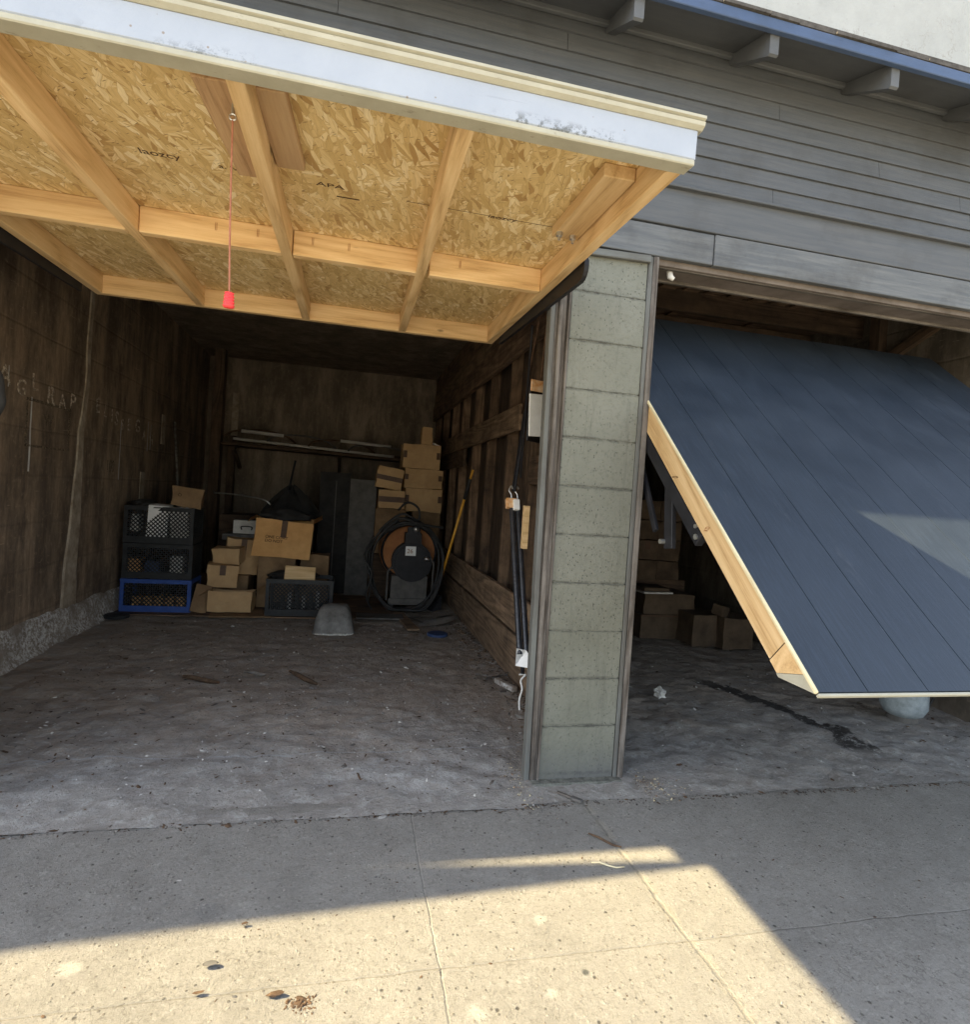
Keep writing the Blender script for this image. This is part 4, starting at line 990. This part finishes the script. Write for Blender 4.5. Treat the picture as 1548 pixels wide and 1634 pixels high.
# the hose
bm = bmesh.new()
P = []
for k in range(260):
    a = k*2*pi/52+pi*.6; lp = k/52
    rx = .34+.02*sin(lp*2.1)+.012*sin(a*3); rz = .44+.03*sin(lp*1.3+1)
    x = -.27+rx*cos(a)+.02*sin(lp*5); z = .46+rz*sin(a)-.02*lp*0; 
    P.append((max(-.66, min(.1, x)), 3.34+.012*lp+.02*sin(a*2+lp), max(.05, z)))
tube(bm, P, .0115, 8)
tube(bm, smoothpath([(-.6, 3.3, .75), (-.66, 3.28, .6), (-.64, 3.3, .45), (-.6, 3.28, .3), (-.62, 3.3, .12)]), .009, 8)
tube(bm, smoothpath([(-.63, 3.26, .7), (-.68, 3.27, .55), (-.6, 3.26, .4), (-.64, 3.27, .2), (-.58, 3.3, .06)]), .009, 8)
tube(bm, smoothpath([(-.5, 3.3, .86), (-.35, 3.27, .97), (-.2, 3.28, .92), (-.2, 3.3, 1.03), (-.3, 3.34, 1.08), (-.38, 3.4, 1.0)]), .011, 8)
tube(bm, smoothpath([(-.55, 3.3, .8), (-.4, 3.26, .93), (-.15, 3.26, .88), (.05, 3.28, .86)]), .011, 8)
setp(obj('air_hose', bm, M['black_rubber'], None, smooth=True), 'black rubber hose looped in big coils round the compressor', 'hose')
# shovel
sh = thing('shovel', (.05, 3.3, 0), 'long shovel with a yellow handle and black grip leaning on the partition', 'shovel')
a, b = Vector((.04, 3.55, .06)), Vector((.235, 2.96, 1.42))
d = b-a
tubeo('shaft', [a+d*.1, a+d*.8], .0125, M['yellow_handle'], sh, 12)
tubeo('grip', [a+d*.8, a+d*.81, a+d*.93, a+d*.94], [.013, .018, .018, .013], M['black_rubber'], sh, 12)
tubeo('shaft_tip', [a+d*.94, a+d], .012, M['yellow_handle'], sh, 12)
bm = bmesh.new(); tube(bm, [a+d*.12, a+d*.05], [.016, .02], 12)
v = [bm.verts.new(p) for p in ((-.04, 3.6, .16), (.12, 3.55, .16), (.12, 3.52, .03), (.03, 3.5, .005), (-.06, 3.56, .03))]; f = bm.faces.new(v); bmesh.ops.solidify(bm, geom=[f], thickness=.004)
obj('blade', bm, M['black_metal'], sh)

# dark things further back
cs = thing('dark_locker', (-.9, 4.5, 0), 'tall dark narrow locker standing at the rear', 'locker')
box('locker_body', -1.16, -.84, 4.35, 4.75, .02, 1.34, M['dark'], cs, .03); box('door_seam', -.995, -.985, 4.335, 4.35, .1, 1.25, M['gray_dark'], cs, 0)
setp(box('dark_cabinet', -.84, -.56, 4.25, 4.7, .02, 1.28, M['gray_dark'], None, .006), 'brown black cabinet right of the tall dark locker', 'cabinet')
setp(box('wooden_chest', -2.15, -1.2, 4.3, 4.8, .02, .82, M['oldplank'], None, .01), 'dark wooden chest under the folded umbrella', 'chest')
um = thing('beach_umbrella', (-1.42, 4.25, .8), 'dark folded umbrella with its stick pointing up', 'umbrella')
bm = bmesh.new(); rg = []
for k, (r_, z) in enumerate(((.3, .83), (.27, .9), (.2, 1.0), (.1, 1.1), (.02, 1.16))):
    rg.append([bm.verts.new((-1.44+r_*(1+.06*cos(8*t))*cos(t), 4.25+.5*r_*sin(t), z+.02*sin(t*8))) for t in [i*2*pi/32 for i in range(32)]])
for A, B in zip(rg, rg[1:]):
    for i in range(32): bm.faces.new((A[i], A[(i+1) % 32], B[(i+1) % 32], B[i]))
obj('canopy', bm, M['dark'], um); tubeo('stick', [(-1.47, 4.22, 1.12), (-1.42, 4.2, 1.43)], .011, M['black_metal'], um)
setp(tubeo('metal_rod', smoothpath([(-2.22, 4.3, 1.04), (-1.95, 4.25, 1.03), (-1.72, 4.2, 1.0), (-1.64, 4.2, .95)]), .008, M['zinc'], None), 'thin bright metal rod lying level before the umbrella', 'rod')
setp(tubeo('wooden_pole', [(-2.5, 4.3, .35), (-2.68, 4.5, 1.75)], .013, M['graywood'], None), 'thin gray pole leaning on the side wall behind the small carton', 'pole')
sf = thing('wall_shelf', (-1.3, 5.8, 1.6), 'long rough shelf board high on the rear wall', 'shelf')
beam('shelf_board', (-2.42, 5.75, 1.63), (.2, 5.75, 1.585), .45, .035, M['oldplank'], sf)
for x in (-2.3, -1.0, .1): beam('shelf_bracket', (x, 6.19, 1.35), (x, 5.65, 1.58), .04, .04, M['oldplank'], sf)
for i, (x0, x1, y, z, r_, c, lb_) in enumerate(((-2.2, -1.7, 5.55, 1.80, .022, 'foam_white', 'pale pipe at the left end of the rear shelf'), (-2.3, -.3, 5.6, 1.70, .018, 'foam_white', 'longest pale pipe along the front of the rear shelf'), (-1.0, -.35, 5.58, 1.78, .02, 'foam_white', 'pale pipe at the right end of the rear shelf'), (-1.3, -.1, 5.7, 1.665, .02, 'rust_rod', 'rusty pipe lying low on the rear shelf'))):
    setp(tubeo('long_pipe', [(x0, y, z), (x1, y+.03, z-.035*(x1-x0))], r_, M[c], None), lb_, 'pipe')
for i in range(4):
    x0 = -2.3+.5*i
    bm = bmesh.new(); tube(bm, smoothpath([(x0-.1, 5.6, 1.72-.02*i), (x0, 5.6, 1.79-.02*i), (x0+.3, 5.6, 1.83-.025*i), (x0+.6, 5.6, 1.79-.025*i), (x0+.75, 5.6, 1.7-.02*i)]), .012, 8)
    setp(obj('bent_trim', bm, M['gray_dark' if i % 2 else 'rust_rod'], None, smooth=True), ('thin bowed strip at the left end of the shelf', 'thin bowed strip second along the shelf', 'thin bowed strip third along the shelf', 'thin bowed strip at the right end of the shelf')[i], 'metal strip')

# ------------------------------------------------------------------ right garage contents
gr = 'cartons stacked in the right garage'
rows_ = [(.02, .24, 1.74, 2.25, 'cardboard_dim'), (.25, .43, 1.72, 2.23, 'cardboard_dim')]
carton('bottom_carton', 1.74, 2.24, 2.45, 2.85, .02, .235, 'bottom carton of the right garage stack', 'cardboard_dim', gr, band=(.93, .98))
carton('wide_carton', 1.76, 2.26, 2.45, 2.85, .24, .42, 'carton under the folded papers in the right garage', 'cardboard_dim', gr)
loose('folded_papers', 1.72, 2.02, 2.42, 2.7, .425, .44, 'foam_white', 'folded papers lying on the right garage cartons', 'papers', rot=(0, 0, 4))
loose('folded_papers', 1.76, 2.0, 2.44, 2.7, .443, .475, 'cardboard_dim', 'brown folded sheet on top of the folded papers', 'papers', rot=(0, 0, -3))
for c in range(2):
    for r_ in range(4):
        x = 1.83+.24*c; z = .5+.19*r_
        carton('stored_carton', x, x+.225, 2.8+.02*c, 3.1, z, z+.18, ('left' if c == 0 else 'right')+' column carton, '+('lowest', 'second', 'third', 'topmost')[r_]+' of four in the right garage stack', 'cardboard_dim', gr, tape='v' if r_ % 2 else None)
setp(box('rear_bench', 1.75, 2.4, 2.86, 3.3, .02, .495, M['oldplank'], None, .005), 'dark bench under the right garage cartons', 'bench')
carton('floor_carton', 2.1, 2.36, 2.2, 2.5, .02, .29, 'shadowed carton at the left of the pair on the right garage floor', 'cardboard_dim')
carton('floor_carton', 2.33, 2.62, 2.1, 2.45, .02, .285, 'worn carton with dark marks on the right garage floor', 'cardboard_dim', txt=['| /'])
loose('crumpled_bag', 2.28, 2.4, 2.15, 2.25, .29, .38, 'cardboard_dim', 'crumpled brown bag on the worn floor carton', 'bag', rot=(8, 12, 30))
tk = thing('gas_tank', (2.5, .56, 0), 'pale blue gray gas tank lying under the lifted blue door', 'tank')
bm = bmesh.new(); tube(bm, [(2.50, .56, .03), (2.50, .56, .05), (2.50, .56, .09), (2.50, .56, .25), (2.50, .56, .3), (2.50, .56, .33)], [.07, .105, .125, .125, .11, .06], 28); obj('tank_body', bm, M['tank'], tk, smooth=True)
bm = bmesh.new(); tube(bm, [(2.50, .56, .33), (2.50, .56, .38)], .03, 12); bx(bm, 2.45, 2.49, .43, .44, .19, .23); obj('tank_valve', bm, M['gray_dark'], tk)
bm = bmesh.new(); tube(bm, [(2.50, .56, .005), (2.50, .56, .04)], [.085, .08], 24); obj('foot_ring', bm, M['gray_dark'], tk)
bm = bmesh.new(); tube(bm, [(2.62, 1.12, .01), (2.62, 1.12, .05), (2.62, 1.12, .06)], [.15, .15, .13], 28); setp(obj('round_lid', bm, M['tank'], None), 'round pale lid on the floor left of the gas tank', 'lid')
setp(tubeo('wire_loop', smoothpath([(2.62, .7, .02), (2.72, .62, .03), (2.78, .6, .15), (2.76, .62, .3), (2.74, .7, .4)]), .006, M['black_rubber'], None), 'thin black cable rising right of the gas tank', 'cable')
bm = bmesh.new(); bmesh.ops.create_icosphere(bm, subdivisions=3, radius=.032, matrix=Matrix.Translation((1.124, 1.0, .03)))
for v in bm.verts: v.co += (v.co-Vector((1.124, 1.0, .03)))*.9*mn.noise(v.co*60)
setp(obj('crumpled_paper', bm, M['foam_white'], None), 'crumpled pale paper ball on the right garage floor', 'paper')

# ------------------------------------------------------------------ loose bits on the ground
def stick(p0, p1, r_, label, mat='debris', name='stick', cat='stick'):
    p0, p1 = Vector(p0), Vector(p1); d_ = (p1-p0)
    pts = [p0+d_*t_+Vector((0, 0, .004*sin(t_*7)))+Vector((.006*mn.noise(p0*9+Vector((t_*4, 0, 0))), .01*mn.noise(p0*7+Vector((0, t_*4, 0))), 0)) for t_ in (0, .25, .5, .75, 1)]
    bm = bmesh.new(); tube(bm, pts, [r_*.7, r_, r_*1.1, r_, r_*.5], 5); return setp(obj(name, bm, M[mat], None), label, cat, 'sticks and splinters on the ground')
stick((-1.72, 1.36, .03), (-1.5, 1.24, .03), .014, 'dark broken stick left on the garage floor')
stick((-1.4, 1.45, .03), (-1.27, 1.38, .03), .011, 'short pale splinter in the middle of the garage floor', 'graywood')
stick((-1.14, 1.45, .03), (-.96, 1.2, .03), .014, 'dark splinter right of the short pale one', 'debris')
stick((.02, 1.4, .03), (.2, 1.25, .03), .008, 'thin twig near the partition foot', 'graywood')
stick((.06, 1.28, .03), (.24, 1.38, .04), .006, 'thinner twig crossing near the partition foot', 'graywood')
stick((.06, -.4, .006), (.14, -.5, .006), .004, 'dark twig along the pavement joint before the pillar', 'debris')
stick((.0, -.56, .006), (.1, -.6, .006), .0025, 'thin straw on the pavement before the pillar', 'lumber_edge')
stick((-.75, .1, .02), (-.73, .04, .02), .004, 'tiny stick on the gray floor patch')
setp(beam('stone_chip', (.13, 1.27, .03), (.2, 1.08, .03), .035, .03, M['curb'], None), 'pale stone chip by the foot of the partition', 'stone')
lt = thing('lighter', (.08, -.15, 0), 'small gray plastic tool lying at the pillar foot', 'tool')
beam('tool_handle', (.04, -.11, .012), (.085, -.16, .012), .013, .008, M['graywood'], lt); beam('tool_head', (.083, -.158, .012), (.115, -.195, .012), .022, .012, M['gray_dark'], lt)
def leaf(x, y, s, label, mat):
    bm = bmesh.new(); n = 11; a0 = random.random()*6
    v = [bm.verts.new((x+s*(1+.5*random.random())*cos(2*pi*k/n+a0)*1.2, y+s*(.5+.4*random.random())*sin(2*pi*k/n+a0), .006+.006*random.random())) for k in range(n)]
    f = bm.faces.new(v); bmesh.ops.solidify(bm, geom=[f], thickness=.003)
    return setp(obj('dry_leaf', bm, M[mat], None), label, 'leaf', 'dry leaves on the sunlit pavement')
leaf(-.945, -.945, .012, 'curled brown leaf at the left of the dirt clump on the sunny pavement', 'debris'); leaf(-1.05, -.705, .006, 'tiny brown leaf just outside the shadow edge', 'debris')
leaf(-1.108, -.834, .012, 'flat gray green scrap on the sunny pavement', 'gray_dark'); leaf(-1.115, -.915, .009, 'brown leaf left of the dirt clump on the sunny pavement', 'debris')

def scatter(name, n, area, smin, smax, mats, label, cat, seed, zf=None):
    random.seed(seed); bm = bmesh.new()
    for i in range(n):
        x, y = area(); s = random.uniform(smin, smax)*(1 if random.random() < .85 else 1.8); z = (zf(x, y) if zf else 0)
        m_ = Matrix.Translation((x, y, z+s*.15)) @ Euler((random.uniform(-.4, .4), random.uniform(-.4, .4), random.random()*6.3)).to_matrix().to_4x4() @ Matrix.Diagonal((s*random.uniform(.6, 2.2), s*random.uniform(.5, 1), s*random.uniform(.15, .5), 1))
        vs = [bm.verts.new(m_ @ Vector(p)) for p in ((1, 0, 0), (.2, .9, .1), (-.9, .5, 0), (-.7, -.6, .1), (.4, -.9, 0), (0, 0, 1), (0, 0, -1))]
        mi = random.randrange(len(mats))
        for k in range(5):
            f = bm.faces.new((vs[k], vs[(k+1) % 5], vs[5])); f.material_index = mi
            f = bm.faces.new((vs[(k+1) % 5], vs[k], vs[6])); f.material_index = mi
    return setp(obj(name, bm, [M[k] for k in mats], None, origin=(0, 0, 0)), label, cat, kind='stuff')
scatter('floor_litter', 3600, lambda: (random.uniform(-2.5, .25), random.uniform(-.1, 3.6)), .002, .007, ['debris', 'stone', 'debris', 'foam_white', 'graywood'], 'wood chips and grit scattered over the left garage floor', 'litter', 1, fz)
scatter('floor_litter', 900, lambda: (random.uniform(.4, 2.9), random.uniform(-.12, 2.6)), .002, .008, ['debris', 'stone', 'debris', 'foam_white', 'graywood'], 'grit and leaf bits on the right garage floor', 'litter', 2, fz)
scatter('threshold_dirt', 900, lambda: ((lambda x: (x, -.19+.012*mn.noise(Vector((x*3.1, 0, 0)))+random.gauss(0, .012)))(random.uniform(-2.1, 2.3))), .002, .006, ['debris', 'stone', 'debris', 'graywood'], 'dirt and grit caught along the threshold seam', 'dirt', 3)
scatter('pillar_grit', 900, lambda: random.choice(((-.09+random.gauss(0, .035), .03+random.gauss(0, .11)), (.42+abs(random.gauss(0, .08)), -.09+random.gauss(0, .06)))), .0012, .0035, ['graywood', 'stone', 'oldrail', 'lumber_edge'], 'pale grit and crumbs gathered at the foot of the pillar jambs', 'grit', 4, fz)
scatter('pavement_grit', 1100, lambda: (random.uniform(-2, 2.2), random.uniform(-1.3, -.2)), .001, .003, ['stone', 'debris', 'gray_dark', 'debris'], 'small pebbles and crumbs strewn over the pavement', 'grit', 5)
scatter('partition_rubble', 700, lambda: (.25-abs(random.gauss(0, .09)), random.uniform(.3, 3)), .003, .012, ['stone', 'oldwood', 'graywood', 'oldrail'], 'rubble lying along the foot of the timber partition', 'rubble', 6, fz)
scatter('dirt_clump', 90, lambda: (-.885+random.gauss(0, .014), -.972+random.gauss(0, .012)), .0015, .005, ['debris'], 'brown dirt clump on the sunny pavement', 'dirt', 7)
